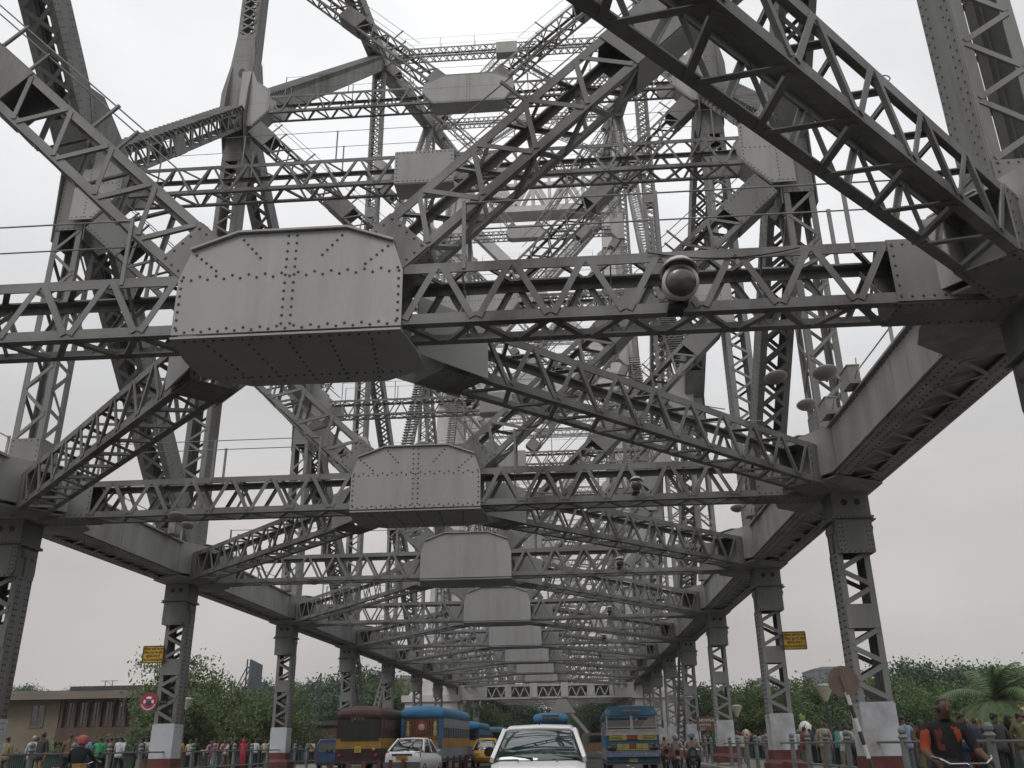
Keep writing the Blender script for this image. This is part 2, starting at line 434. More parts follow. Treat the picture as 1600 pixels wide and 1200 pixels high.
TIER = {1: [18.8, 31], 2: [18.65], 3: [19.4, 31.2, 42.2, 53.8], 4: [20.2], 5: [21, 34, 46.5, 59.5], 6: [21.5], 7: [20.5, 41, 57, 73.6], 8: [24.5]}
masters = {}
for i, zs in TIER.items():
    for k, z in enumerate(zs):
        topt = (k == len(zs)-1) and i % 2
        kind = ('S' if (i % 2 == 0 or topt or (i >= 5 and z not in (34, 57))) else 'M', i <= 3)
        if kind in masters: copy_part(masters[kind], bridge, V((0, Y[i], z))-BO)
        else: masters[kind] = {('S', True): putS, ('M', True): putM, ('S', False): putSf, ('M', False): putMf}[kind](Y[i], z)
TF = {0: [28, 46, 62, 76], 1: [22, 38, 54, 67], 2: [20, 40, 57], 3: [19, 33, 47], 4: [18, 38], 5: [17, 29]}
for j, zs in TF.items():
    for k, z in enumerate(zs): copy_part(masters[('S', False)], bridge, V((0, YF[j], z))-BO)

# V shaped sway braces
vcache = {}
def sway(y, z0, z1, detail, lower):
    dz = round(z1-z0, 1); key = (dz, detail, lower)
    if key in vcache:
        for o in vcache[key]: copy_part(o, bridge, V((0, y, z0))-BO)
        return
    vcache[key] = []
    for sx in (-1, 1):
        mb = MB()
        A = V((sx*1.3, -.23, .15 if not lower else 0)); B = V((sx*10.6, -.23, dz-1.3))
        L = (B-A).length; mid = [(L*.46, L*.46+1.3)] if not lower else ([(L*.44, L*.44+1.9)] if detail else None)
        if lower: laced(mb, A, B, (0, 1, 0), .78, .90, .145, .03, .62, 'VVVV', .085, e0=.8, e1=1.6, mid=mid, rib=detail, riv=detail and y < 30)
        else: laced(mb, A, B, (0, 1, 0), .78, .82, .11, .03, .6, 'VVVV', .065, e0=.8, e1=1.2, mid=mid, rib=detail)
        # outrigger handrail
        if detail:
            d = (B-A).normalized(); n = V((-d.z, 0, d.x)) if sx > 0 else V((d.z, 0, -d.x))
            n = n if n.z > 0 else -n
            for q in (.3, .52, .74, .93):
                p = A+(B-A)*q
                for yy in (-.36, .36): mb.bar(p+V((0, yy, 0))+n*.42, p+V((0, yy, 0))+n*1.05, .05, .05, (0, 1, 0))
            for yy in (-.36, .36): mb.tube([A+(B-A)*.2+n*1.0+V((0, yy, 0)), B+n*1.0+V((0, yy, 0))], .014, 4)
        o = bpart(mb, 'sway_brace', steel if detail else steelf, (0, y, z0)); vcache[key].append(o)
for i, zs in TIER.items():
    sway(Y[i], zb(Y[i])+1.15, zs[0], i <= 3, True)
    if i % 2:
        for a, b in zip(zs, zs[1:]): sway(Y[i], a+.6, b, i <= 3, False)
sway(Y[0], zb(Y[0])+1.15, 19.2, True, True)
for j, zs in TF.items():
    sway(YF[j], zb(YF[j])+1.15, zs[0], False, True)
    for a, b in zip(zs, zs[1:]):
        if b-a < 17: sway(YF[j], a+.6, b, False, False)

# bottom laterals from each centre gusset to the next pair of nodes
lcache = {}
ally = Y+YF
for i in range(len(ally)-1):
    if i in (8, 9): pass
    dy = round(ally[i+1]-ally[i], 1); det = i <= 2; key = (dy, det)
    for sx in (-1, 1):
        k2 = key+(sx,)
        if k2 in lcache: copy_part(lcache[k2], bridge, V((0, ally[i], zb(ally[i])))-BO); continue
        mb = MB()
        laced(mb, (sx*1.9, 1.35, .53), (sx*XA, dy-.85, .53+.0069*dy), (1, .98*sx*-1, 0), .84, 1.02, .155, .03, .58, 'VVVV', .085, e0=.9, e1=1.3, rib=det, riv=det)
        lcache[k2] = bpart(mb, 'lateral_brace', steel if det else steelf, (0, ally[i], zb(ally[i])))

# bottom chords, one box per panel, with node boxes
def chord_seg(sx, ya, yb, det):
    mb = MB(); L = yb-ya; s = .0069
    xi, xo = sx*10.92, sx*12.24
    def zz(u, z): return z+s*u
    def beam(x, z, w, h, u0=0, u1=L): mb.bar((x, u0, zz(u0, z)), (x, u1, zz(u1, z)), w, h)
    beam(xi, .70, .05, 1.20); beam(xo, .70, .05, 1.20)
    beam((xi+xo)/2, .20, 1.24, .02); beam((xi+xo)/2, 1.325, 1.5, .04)                        # cover plate
    for x in (xi+sx*.16, xo-sx*.16): beam(x, .085, .42, .035)       # bottom flanges
    for x in (xi-sx*.06, ): beam(x, 1.28, .12, .04); beam(x, .13, .12, .04)
    beam(xo+sx*.06, .13, .12, .04)
    m = int((L-3)/.62)
    for k in range(m):
        u = 1.5+(L-3)*k/m; u2 = 1.5+(L-3)*(k+1)/m; q = 1 if k % 2 else -1
        xm = (xi+xo)/2
        mb.bar((xm-q*.36, u, zz(u, .06)), (xm+q*.36, u2, zz(u2, .06)), .09, .015)
    # riveted splice plates
    for (u0, u1) in ((-.01, 2.3), (L-2.3, L+.01)):
        beam(xi-sx*.030, .70, .012, .98, u0, u1)
    beam(xi-sx*.031, .70, .012, .94, L*.40, L*.47)
    # node box taking struts and laterals
    z0, z1 = 0.01, 1.30
    for u, sgn in ((0, 1), (L, -1)):
        pass
    # node plates at the start node (far side of the previous panel)
    pl = [(12.27, -1.3), (12.27, 1.5), (11.0, 1.9), (10.1, 1.15), (9.9, .5), (9.9, -.55), (10.2, -.95), (10.9, -2.2)]
    mb.prism([(sx*x, y_, zz(y_, .0)) for x, y_ in pl], (0, 0, .04))
    mb.prism([(sx*x, y_, zz(y_, 1.36)) for x, y_ in [(12.3, -1.0), (12.3, 1.2), (10.6, 1.2), (9.9, .7), (9.9, -.6), (10.3, -1.3)]], (0, 0, .03))
    mb.bar((sx*9.8, -.6, .7), (sx*10.9, -.62, .7), .03, 1.25); mb.bar((sx*9.8, .2, .7), (sx*10.9, .22, .7), .03, 1.25)
    mb.bar((sx*10.1, -.95, .7), (sx*10.9, -2.3, .7), .03, 1.2); mb.bar((sx*9.85, -.63, .7), (sx*10.1, -.95, .7), .03, 1.2)
    if det:
        f = (-sx, 0, 0)
        for z in (.22, .36, 1.06, 1.18): mb.rivets((xi-sx*.045, .05, zz(0, z)), (xi-sx*.045, 2.2, zz(2.2, z)), f, .15)
        for z in (.5, .64, .78, .92): mb.rivets((xi-sx*.045, .05, zz(0, z)), (xi-sx*.045, 2.2, zz(2.2, z)), f, .3)
        for z in (.2, .34, .48, .62, .76, .9, 1.04, 1.18): mb.rivets((xi-sx*.045, L-2.2, zz(L, z)), (xi-sx*.045, L-.9, zz(L, z)), f, .16)
        for z in (.16, 1.22): mb.rivets((xi-sx*.026, 2.4, zz(2.4, z)), (xi-sx*.026, L-2.4, zz(L-2.4, z)), f, .2)
        for x in (xi+sx*.05, xi+sx*.27, xo-sx*.05, xo-sx*.27): mb.rivets((x, 1.6, zz(1.6, .066)), (x, L-1.4, zz(L-1.4, .066)), (0, 0, -1), .2)
        # rail on top of the chord
        for u in (2.2, 4.6, 7.0, 9.4):
            if u < L-1: mb.box(sx*11.05-.03, sx*11.05+.03, u-.03, u+.03, zz(u, 1.34), zz(u, 1.95))
        mb.tube([(sx*11.05, 2.2, zz(2.2, 1.9)), (sx*11.05, min(L-1.5, 9.4), zz(9.4, 1.9))], .018, 5)
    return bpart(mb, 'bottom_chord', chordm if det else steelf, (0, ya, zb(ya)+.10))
for i in range(len(ally)-1):
    for sx in (-1, 1): chord_seg(sx, ally[i], ally[i+1], i <= 3)
for sx in (-1, 1):
    chord_seg(sx, -10., Y[0], False)
    copy_part(lcache[(11.4, True, sx)], bridge, V((0, -10., zb(-10.)))-BO)
sway(-10., zb(-10.)+1.15, 19.2, True, True)

# hanger posts with painted plinths
def post_mesh(sx):
    mb = MB(); top = 7.56
    cx = 11.63
    mb.box(sx*cx-.48, sx*cx+.48, -.5, .5, 6.9, top)
    for q in (-1, 1):
        mb.cur = 1; mb.cyl((sx*cx+q*.17, -.51, 7.27), (sx*cx+q*.17, -.49, 7.27), .085, .085, 14); mb.cur = 0  # black discs put the shade inside the pin holes into colour
    mb.box(sx*cx-.53, sx*cx+.53, -.56, .56, 6.84, 6.9)
    mb.box(sx*cx-.60, sx*cx+.60, -.47, .47, 6.80, 6.836)
    # head below the pin: faces front and back, rounded cheeks on the sides
    hp = [(-.45, 6.80), (.45, 6.80), (.46, 6.2), (.46, 6.1), (.39, 5.93), (-.39, 5.93), (-.46, 6.1), (-.46, 6.2)]
    for yy in (-.5, .47): mb.prism([(sx*cx+x, yy, z) for x, z in hp], (0, .03, 0))
    for q in (-1, 1):
        mb.box(sx*cx+q*.44-.03, sx*cx+q*.44+.03, -.46, .46, 5.95, 6.8)
        mb.cyl((sx*cx+q*.35, -.3, 6.62), (sx*cx+q*.35, .3, 6.62), .2, .2, 12)
        mb.box(sx*cx+q*.50-.02, sx*cx+q*.50+.02, -.1, .1, 6.0, 6.5)
    f = (0, -1, 0)
    for x in (-.40, -.31, .31, .40): mb.rivets((sx*cx+x, -.5, 6.72), (sx*cx+x, -.5, 6.02), f, .1, .017)
    mb.rivets((sx*cx-.36, -.5, 5.97), (sx*cx+.36, -.5, 5.97), f, .12, .017)
    mb.rivets((sx*cx-.42, -.56, 6.87), (sx*cx+.42, -.56, 6.87), f, .1, .017)
    c2 = 11.53
    # shaft: solid webs facing the road and the river, laced front and back
    laced(mb, (sx*c2, 0, 1.9), (sx*c2, 0, 5.98), (1, 0, 0), .79, .72, .14, .03, .46, 'VVSS', .12, mid=[(2.15, 2.75)], rib=True, gap=.08, c2=.13, riv=.16)
    mb.cur = 0
    p = MB()
    p.box(sx*c2-.43, sx*c2+.43, -.42, .42, 1.06, 2.26); p.box(sx*c2-.40, sx*c2+.40, -.39, .39, 2.262, 2.29)
    r = MB()
    r.loft([[(sx*c2+a*w, b*w2, z) for a, b in ((-1, -1), (1, -1), (1, 1), (-1, 1))] for w, w2, z in ((.46, .45, 1.055), (.46, .45, .75), (.62, .6, .62), (.62, .6, .30))])
    return mb, p, r
for sx in (-1, 1):
    a, b, c = post_mesh(sx); ms = None
    for i, y in enumerate(ally):
        if i == 9: continue
        if ms is None:
            ms = bpart(a, 'hanger_post', [steel, blackm], (0, y, 0)); b.build('plinth', plinthm, ms); c.build('plinth_base', plinthr, ms); base = y
        else: o = copy_part(ms, bridge, V((0, y, .0069*(y-12.77)))-BO)
    mb = MB()   # slanted props at the sixth node
    laced(mb, (sx*11.7, Y[6]+.3, zb(Y[6])), (sx*13.6, Y[6]+.3, .45), (0, 1, 0), .7, .5, .12, .03, .4, 'VVVV', .09, rib=False)
    bpart(mb, 'prop_strut', steelf)
    mb = MB()
    laced(mb, (sx*11.4, Y[5]+.6, zb(Y[5])), (sx*11.1, Y[5]+5.0, .45), (1, 0, 0), .6, .6, .12, .03, .4, 'VVVV', .09, rib=False)
    bpart(mb, 'prop_strut', steelf)

# main truss members
T = {1: 50., 3: 53.8, 5: 59.2, 7: 73.6, 9: 88.}
M = {1: 31., 3: 31.2, 5: 34., 7: 41., 9: 50.}
S = {2: 19.4, 4: 20.4, 6: 21.5, 8: 24.5}
def member(name, sx, a, b, w, h, faces, det, c=.2, e0=1., e1=1., step=.6, bw=.1, mid=None, x=W, riv=None):
    mb = MB()
    laced(mb, (sx*x, a[0], a[1]), (sx*x, b[0], b[1]), (1, 0, 0), w, h, c, .035, step, faces, bw, e0=e0, e1=e1, mid=mid, rib=det, riv=(.22 if det else None) if riv is None else riv, gap=.06)
    return mb
for sx in (-1, 1):
    for i in (1, 3, 5, 7):
        det = i <= 3
        mb = member('v', sx, (Y[i], zb(Y[i])+1.4), (Y[i], M[i]-1), .98, 1.0, 'VVSS' if i > 1 else 'VVSS', det, e0=1.1, e1=2.2)
        bpart(mb, 'truss_vertical', steel if det else steelf)
        mb = member('v', sx, (Y[i], M[i]-1), (Y[i], T[i]), .98, 1.0, 'XXSS', det, e0=4.2, e1=1.5, mid=[(9.5, 10.5)])
        if det:
            mb.prism([(sx*W+a, Y[i]-.60, M[i]+b) for a, b in ((-.46, 4.6), (.46, 4.6), (.62, 2.6), (.92, .9), (.92, -.6), (-.92, -.6), (-.92, .9), (-.62, 2.6))], (0, .03, 0))
            for zz_ in (4.3, 3.2, 2.9, 1.3, 1.0): mb.rivets((sx*W-.4, Y[i]-.60, M[i]+zz_), (sx*W+.4, Y[i]-.60, M[i]+zz_), (0, -1, 0), .14)
            mb.cur = 1; mb.prism([(sx*W+.17*math.cos(t), Y[i]-.606, M[i]+2.1+.3*math.sin(t)) for t in [k*PI/8 for k in range(16)]], (0, .004, 0)); mb.cur = 0  # black oval painted on the plate for the shade inside a manhole
        bpart(mb, 'truss_vertical', [steel, blackm] if det else steelf)
        mb = MB()   # node plates at mid height, in the plane of the truss
        for xx in (sx*(W-.56), sx*(W+.53)):
            mb.prism([(xx, Y[i]+a*.85, M[i]+b*.9) for a, b in ((-.55, 3.8), (.55, 3.8), (1.5, 1.7), (1.5, -1.2), (.6, -3.0), (-.6, -3.0), (-1.3, -1.4), (-1.1, 1.0))], (.03, 0, 0))
        if det:
            f = (-sx, 0, 0); xx = sx*(W-.56) if sx > 0 else -(W-.56)+.03
            for a0, b0, a1, b1 in ((-.5, 3.6, -.5, -2.8), (.5, 3.6, .5, -2.8), (-.3, 1.8, .9, 1.9), (.7, .2, 1.4, 1.3), (.7, -.6, 1.4, -1.0), (-1.1, -1.2, -.8, .4), (-.4, 0, .4, 0), (-.4, 1, .4, 1), (-.4, 3, .4, 3)):
                mb.rivets((xx, Y[i]+a0, M[i]+b0), (xx, Y[i]+a1, M[i]+b1), f, .16)
        bpart(mb, 'node_plate', steel if det else steelf)
    for i in (2, 4, 6, 8):
        det = i <= 2
        mb = member('v', sx, (Y[i], zb(Y[i])+1.4), (Y[i], S[i]+1.0), .92, .92, 'VVVV' if i == 2 else 'VVSS', det, c=.18, e0=1.1, e1=3.3, step=.8)
        bpart(mb, 'truss_vertical', steel if det else steelf)
        mb = MB()
        for xx in (sx*(W-.54), sx*(W+.51)):
            mb.prism([(xx, Y[i]+a, S[i]+b) for a, b in ((-1.7, 2.4), (-.8, 2.7), (1.2, 1.8), (1.5, 1.1), (.9, .0), (1.6, -1.4), (1.1, -2.2), (.5, -2.7), (-.5, -2.7), (-.7, .2))], (.03, 0, 0))
        if det:
            f = (-sx, 0, 0); xx = sx*(W-.54) if sx > 0 else -(W-.54)+.03
            for a0, b0, a1, b1 in ((-1.4, 2.2, -.6, 1.0), (-.8, 2.4, 1.3, -1.7), (.2, 1.2, 1.1, 1.5), (-.45, -2.6, -.45, 0), (.45, -2.6, .45, 0), (-.5, .3, 1.1, -1.8)):
                mb.rivets((xx, Y[i]+a0, S[i]+b0), (xx, Y[i]+a1, S[i]+b1), f, .15)
        bpart(mb, 'node_plate', steel if det else steelf)
    # long diagonals M -> S -> B
    for i in (1, 3, 5, 7):
        det = i <= 1
        j = i+1; k = i+2
        mb = member('d', sx, (Y[i]+.6, M[i]-.6), (Y[j], S[j]), 1.06, 1.12, 'XXSS', det, e0=2.5, e1=2.0, step=.85, bw=.13)
        bpart(mb, 'truss_diagonal', steel if i <= 3 else steelf)
        mb = member('d', sx, (Y[j], S[j]), (Y[k]-.7, zb(Y[k])+1.6), 1.06, 1.12, 'XXSS', det, e0=2.4, e1=1.2, step=.85, bw=.13)
        bpart(mb, 'truss_diagonal', steel if i <= 3 else steelf)
        # upper diagonal M -> T, sheeted, with a stair on top
        a = (Y[i]+.9, M[i]+.9); b = (Y[k]-.7, T[k]-.7)
        if i > 1:
            mb = member('d', sx, a, b, 1.1, 1.05, 'SSSS' if i == 3 else 'XXSS', False, e0=1, e1=1)
            L = math.hypot(b[0]-a[0], b[1]-a[1]); n = int(L/.42)
            if i == 3:
                for q in range(n):
                    yy = a[0]+(b[0]-a[0])*q/n-.3; zz_ = a[1]+(b[1]-a[1])*q/n+.62
                    mb.box(sx*W-.62, sx*W+.62, yy, yy+.42, zz_, zz_+.09)
                for q in range(5):     # ribs of the sheeting
                    xx = sx*W-.5+q*.25; mb.bar((xx, a[0]+.40, a[1]-.40), (xx, b[0]+.40, b[1]-.40), .05, .03, (0, 1, -1))
            bpart(mb, 'truss_diagonal', steel if i == 3 else steelf)
        else:
            mb = member('d', sx, a, b, 1.06, 1.05, 'XXSS', False, e0=1, e1=1); bpart(mb, 'truss_diagonal', steelf)
        # sub strut S -> M with stair treads
        j = i+1; k = i+2
        a = (Y[j]+.7, S[j]+.9); b = (Y[k]-.7, M[k]-.8)
        mb = member('d', sx, a, b, .95, .9, 'VVVV', det, c=.16, e0=.8, e1=1.0, step=.55, mid=[(5.2, 6.4)])
        n = int(math.hypot(b[0]-a[0], b[1]-a[1])/.45)
        for q in range(n):
            yy = a[0]+(b[0]-a[0])*q/n-.35; zz_ = a[1]+(b[1]-a[1])*q/n+.5
            mb.box(sx*W-.58, sx*W+.58, yy, yy+.34, zz_, zz_+.05)
            if q % 3 == 0: mb.bar((sx*(W-.52), yy+.1, zz_-.4), (sx*(W-.52), yy+.1, zz_), .05, .05, (1, 0, 0))
        bpart(mb, 'truss_diagonal', steel if i <= 3 else steelf)
    # top chord
    pts = [(-12, 47.5), (Y[1], T[1]), (Y[3], T[3]), (Y[5], T[5]), (Y[7], T[7]), (Y[9], T[9]), (YF[1], 70.), (YF[3], 50.), (YF[5], 32.), (217., 14.)]
    for a, b in zip(pts, pts[1:]):
        if b[0] < 13: continue
        mb = member('t', sx, a, b, 1.25, 1.3, 'XXSS', False, c=.25, e0=1.6, e1=1.6, step=.95, bw=.16)
        bpart(mb, 'top_chord', steelf)
    for a_, b_ in ((5, 7), (7, 9)):
        mb = MB(); laced(mb, (sx*.8, Y[a_]+.6, T[a_]), (sx*10.8, Y[b_]-.8, T[b_]-.4), (1, 0, 0), .7, .7, .12, .03, .8, 'VVVV', .07, rib=False)
        bpart(mb, 'top_lateral', steelf)
    # shore span web
    for j in (1, 3, 5):
        zt = pts[{1: 6, 3: 7, 5: 8}[j]][1]; zm = TF[j][-2] if len(TF[j]) > 2 else 20
        mb = member('v', sx, (YF[j], 9.), (YF[j], zt), .95, .95, 'VVSS', False); bpart(mb, 'truss_vertical', steelf)
    for a, b in (((118.5, 50.), (YF[0], 28.)), ((YF[0], 28.), (YF[1]-.5, 9.5)), ((YF[0], 28.), (YF[1], 38.)), ((YF[1], 38.), (118.5, 80.)), ((YF[0], 28), (YF[0], 9.)), ((YF[1], 38.), (YF[3], 9.5)), ((YF[1], 38.), (YF[3], 33.)), ((YF[3], 33.), (YF[1], 67.)), ((YF[2], 9), (YF[2], 20)), ((YF[3], 33), (YF[5], 10))):
        mb = member('d', sx, a, b, .95, .95, 'XXSS', False, step=.8); bpart(mb, 'truss_diagonal', steelf)

# tower
YT = 118.
for sx in (-1, 1):
    mb = MB()
    def sec(z, xa, xb, dy=1.6): return [(sx*xa, YT-dy, z), (sx*xb, YT-dy, z), (sx*xb, YT+dy, z), (sx*xa, YT+dy, z)]
    mb.loft([sec(-8, 10.8, 17.4, 2.4), sec(6.6, 10.8, 17.4, 2.4)])
    mb.loft([sec(6.62, 10.5, 17.8, 2.7), sec(7.4, 10.5, 17.8, 2.7)])
    mb.loft([sec(7.42, 11.0, 17.0, 2.3), sec(9.2, 11.0, 15.6, 2.1), sec(9.9, 10.6, 15.0, 1.9), sec(20, 10.5, 14.6, 1.8), sec(84, 10.3, 13.4, 1.5), sec(88, 10.3, 13.3, 1.5)])
    for z in range(10, 88, 6):
        mb.box(min(sx*10.2, sx*13.9), max(sx*10.2, sx*13.9), YT-1.9, YT+1.9, z, z+.25)
    for x in (11.6, 12.4, 13.2, 14.5, 15.6): mb.box(sx*x-.04, sx*x+.04, YT-2.45, YT-2.4, -2, 6.5)
    for z in (20, 33, 46, 60): mb.box(sx*12-1.9, sx*12+1.9, YT-2.2, YT+2.2, z, z+2.4)
    bpart(mb, 'tower_leg', towerm)
def portal(z0, z1, n):
    mb = MB()
    for yy in (YT-1.5, YT+1.2):
        mb.box(-10.6, 10.6, yy, yy+.3, z0, z0+1.0); mb.box(-10.6, 10.6, yy, yy+.3, z1-1.0, z1)
        for k in range(n):
            xa = -10.4+20.8*k/n; xb = -10.4+20.8*(k+1)/n; q = 1 if k % 2 else -1
            za, zb_ = (z0+.8, z1-.8) if q > 0 else (z1-.8, z0+.8)
            mb.bar((xa, yy+.12, za), (xb, yy+.12, zb_), .6, .2, (0, 1, 0))
            mb.bar((xa, yy+.18, z1-.8), (xa, yy+.18, z0+.8), .5, .2, (0, 1, 0))
        mb.box(-10.6, -9.2, yy+.02, yy+.28, z0, z1); mb.box(9.2, 10.6, yy+.02, yy+.28, z0, z1)
        # curved knees
        for sx in (-1, 1):
            for a in range(6):
                t0, t1 = a/6*PI/2, (a+1)/6*PI/2
                mb.prism([(sx*(9.3-1.3*(1-math.cos(t0))-0), yy, z0-1.5*(1-math.sin(t0))), (sx*(9.3-1.3*(1-math.cos(t1))), yy, z0-1.5*(1-math.sin(t1))), (sx*10.7, yy, z0+.2), (sx*10.7, yy, z0-1.6)], (0, .3, 0))
    mb.box(-9.2, 9.2, YT-1.2, YT+1.2, z0+.1, z0+.3)
    bpart(mb, 'tower_portal', towerm)
portal(77.2, 84.2, 8); portal(47, 50.5, 8)
for z0, z1 in ((52, 76), (10.5, 45)):
    for sx in (-1, 1):
        mb = MB(); laced(mb, (sx*10.2, YT+sx*.3, z1), (-sx*10.2, YT+sx*.3, z0), (0, 1, 0), 1.5, 1.5, .5, .05, 1.4, 'VVSS', .2, rib=False)
        bpart(mb, 'tower_brace', towerm)
mb = MB()
mb.box(-10.8, 10.8, YT-2.6, YT-2.3, 6.75, 6.98); mb.box(-10.8, 10.8, YT-2.6, YT-2.3, 8.2, 8.45)
x = -10.8
for x0, x1 in ((-10.8, -7.2), (-5.0, -4.2), (-1.9, -1.0), (1.9, 2.8), (5.1, 6.0), (7.8, 10.8), (8.3, 8.4)): mb.box(x0, x1, YT-2.58, YT-2.32, 7.0, 8.19)
for k in range(26):
    xa = -7.2+15*k/26; xb = -7.2+15*(k+1)/26
    mb.bar((xa, YT-2.45, 7.0 if k % 2 else 8.2), (xb, YT-2.45, 8.2 if k % 2 else 7.0), .12, .05, (0, 1, 0))
mb.box(-1.9, -1.0, YT-2.7, YT-2.61, 6.9, 8.9); mb.box(1.9, 2.8, YT-2.7, YT-2.61, 6.9, 8.9)
mb.box(-10.8, 10.8, YT-2.28, YT-.2, 6.75, 6.9); mb.box(-10.8, 10.8, YT-2.28, YT-.2, 8.3, 8.45); mb.box(-10.8, 10.8, YT-.4, YT-.2, 6.92, 8.28)
bpart(mb, 'tower_beam', towerm)

# deck girders hidden under the road
mb = MB()
for y in ally: mb.box(-16.8, 16.8, y-.3, y+.3, -2.2, -.1)
for x in (-11.5, -6, 0, 6, 11.5): mb.box(x-.2, x+.2, -20, 215, -1.4, -.1)
bpart(mb, 'deck_girder', steelf)

# ------------------------------------------------------------------ setting
def sheet(name, x0, x1, y0, y1, z0, z1, m):
    mb = MB(); mb.box(x0, x1, y0, y1, z0, z1); return structure(mb.build(name, m))
sheet('road', -10.9, 10.9, -30, 900, ZR-.35, ZR, asph)
sheet('footway_left', -16.6, -10.905, -30, 225, ZR-.35, ZF, foot)
sheet('footway_right', 10.905, 16.6, -30, 225, ZR-.35, ZF, foot)
mb = MB()
for sx in (-1, 1):
    y = -30
    while y < 220: mb.box(min(sx*10.7, sx*10.9), max(sx*10.7, sx*10.9), y, y+1.97, ZR, ZF+.01); y += 2
structure(mb.build('kerb', kerbm))
mb = MB()
for x in (-6.6, 3.2, 6.9):
    y = -28
    while y < 210: mb.box(x-.06, x+.06, y, y+2.4, ZR+.004, ZR+.008); y += 6
structure(mb.build('road_markings', whitem))
mb = MB(); n = 48
R = 1400
mb.box(-R, R, 52, R, -9, -8.2)
mb.box(-R, -17.5, 210, R, -8.2, -.1) ; mb.box(17.5, R, 240, R, -8.2, -.1)
structure(mb.build('ground', earth))
mb = MB(); mb.box(-R, R, -R, 52, -9.6, -9.2); structure(mb.build('river', water))

# ------------------------------------------------------------------ railings
def railing(sx):
    o = thing('pedestrian_railing', (sx*11.4, 0, ZF), 'grey pipe railing with capped posts along the %s' % ('left footway, before the brown house' if sx < 0 else 'right footway, before the palm'), 'railing', group='roadside pipe railings')
    mb = MB()
    for z in (1.03, .42): mb.tube([(0, 4, z), (0, 210, z)], .032, 6)
    mb.build('rail', railm, o)
    pm = MB(); pm.cyl((0, 0, 0), (0, 0, 1.1), .085, .075, 10); pm.lathe((0, 0, 1.1), (0, 0, 1), [(0, .09), (.03, .11), (.06, .09), (.09, .06), (.13, .09), (.18, .09), (.23, .05), (.25, 0)], 10)
    p0 = None; y = 4.; k = 0
    ys = []
    for a, b in zip([4.]+Y[1:]+YF, Y[1:]+YF+[205.]):
        m = max(1, round((b-a)/2.28))
        ys += [a+(b-a)*(q+.0)/m for q in range(1, m)]
    for y in ys[:96]:
        if p0 is None: p0 = pm.build('railing_post', railm, o); p0.location = (0, y, 0)
        else: copy_part(p0, o, (0, y, 0))
for sx in (-1, 1): railing(sx)
def parapet(sx):
    o = thing('parapet_fence', (sx*16.45, 0, ZF), 'weathered teal iron parapet with close vertical bars at the river edge on the %s' % ('left' if sx < 0 else 'right'), 'fence', group='river side parapets')
    mb = MB(); mb.box(-.06, .06, 0, 205, .96, 1.04); mb.box(-.04, .04, 0, 205, .12, .18); mb.build('rail', tealm, o)
    mb = MB(); y = 0.
    while y < 205: mb.box(-.02, .02, y, y+.05, .18, .96); y += .13
    mb.build('bar_panel', tealm, o)
    pm = MB(); pm.box(-.12, .12, -.12, .12, 0, 1.05); pm.lathe((0, 0, 1.05), (0, 0, 1), [(0, .17), (.05, .17), (.1, .1), (.16, .14), (.22, .1), (.25, 0)], 10)
    p0 = None
    for k in range(70):
        if p0 is None: p0 = pm.build('parapet_post', tealm, o)
        else: copy_part(p0, o, (0, k*2.9, 0))
for sx in (-1, 1): parapet(sx)
o = thing('median_barrier', (-3.9, 31, ZR), 'row of short brown posts dividing the road, in front of the white taxi', 'barrier')
pm = MB(); pm.box(-.07, .07, -.07, .07, 0, .72); pm.box(-.09, .09, -.09, .09, 0, .12); p0 = None
for k in range(15):
    if p0 is None: p0 = pm.build('barrier_post', postm, o)
    else: copy_part(p0, o, (k*.1+random.uniform(-.04, .04), k*2.0, 0))

# ------------------------------------------------------------------ lamps and boxes on the steelwork
def flood(p, label, first=[None]):
    if first[0]:
        c = copy_thing(first[0], p, None, label); c.scale = (.62, .62, .62); return c
    o = thing('floodlight', p, label, 'floodlight', group='hooded floodlights under the cross struts'); first[0] = o
    mb = MB(); mb.lathe((0, .22, 0), (0, -1, -.25), [(0, .02), (.02, .17), (.12, .25), (.35, .27), (.40, .27), (.41, .2)], 18); mb.lathe((0, -.1, .1), (0, -.35, -1), [(-.17, .02), (-.16, .16), (-.12, .22), (.02, .29), (.02, .26), (-.10, .19)], 18); mb.build('housing', paint('lamp_housing', (.52, .51, .48), .45, .08, 5., (.3, .25, .2), .4), o, smooth=True)
    mb = MB(); mb.lathe((0, .22, 0), (0, -1, -.25), [(.38, .235), (.46, .21), (.5, .14), (.515, 0)], 18); mb.build('lens', glasscam, o, smooth=True)
    mb = MB(); mb.box(-.18, .05, .05, .34, -.42, -.34); mb.cyl((0, .12, -.34), (0, .16, -.1), .12, .2, 12); mb.build('bracket', blackm, o)
    return o
ordn = ['nearest', 'second', 'third', 'fourth', 'fifth', 'sixth', 'seventh']
for i in range(1, 8):
    flood((6.0, Y[i]-.95, zb(Y[i])+.38), 'round hooded floodlight under the %s cross strut, right of the centre plate' % ordn[i-1])
def dish(p, label, rz=0, first=[None]):
    if first[0]:
        c = copy_thing(first[0], p, rz, label); c.scale = (.75, .75, .75); return c
    o = thing('dish_lamp', p, label, 'lamp', rz, 'shallow dish lamps on the steelwork'); first[0] = o; o.scale = (.9, .9, .9)
    mb = MB(); mb.lathe((0, 0, .16), (0, -.25, -1), [(-.02, 0), (-.02, .30), (.02, .34), (.05, .33), (.12, .27), (.19, .16), (.22, 0)], 20); mb.build('dish', dishm, o, smooth=True)
    mb = MB(); mb.bar((0, 0, .12), (.1, .3, .0), .06, .06); mb.box(-.1, .1, .0, .16, .02, .16); mb.build('bracket', darkm, o)
    return o
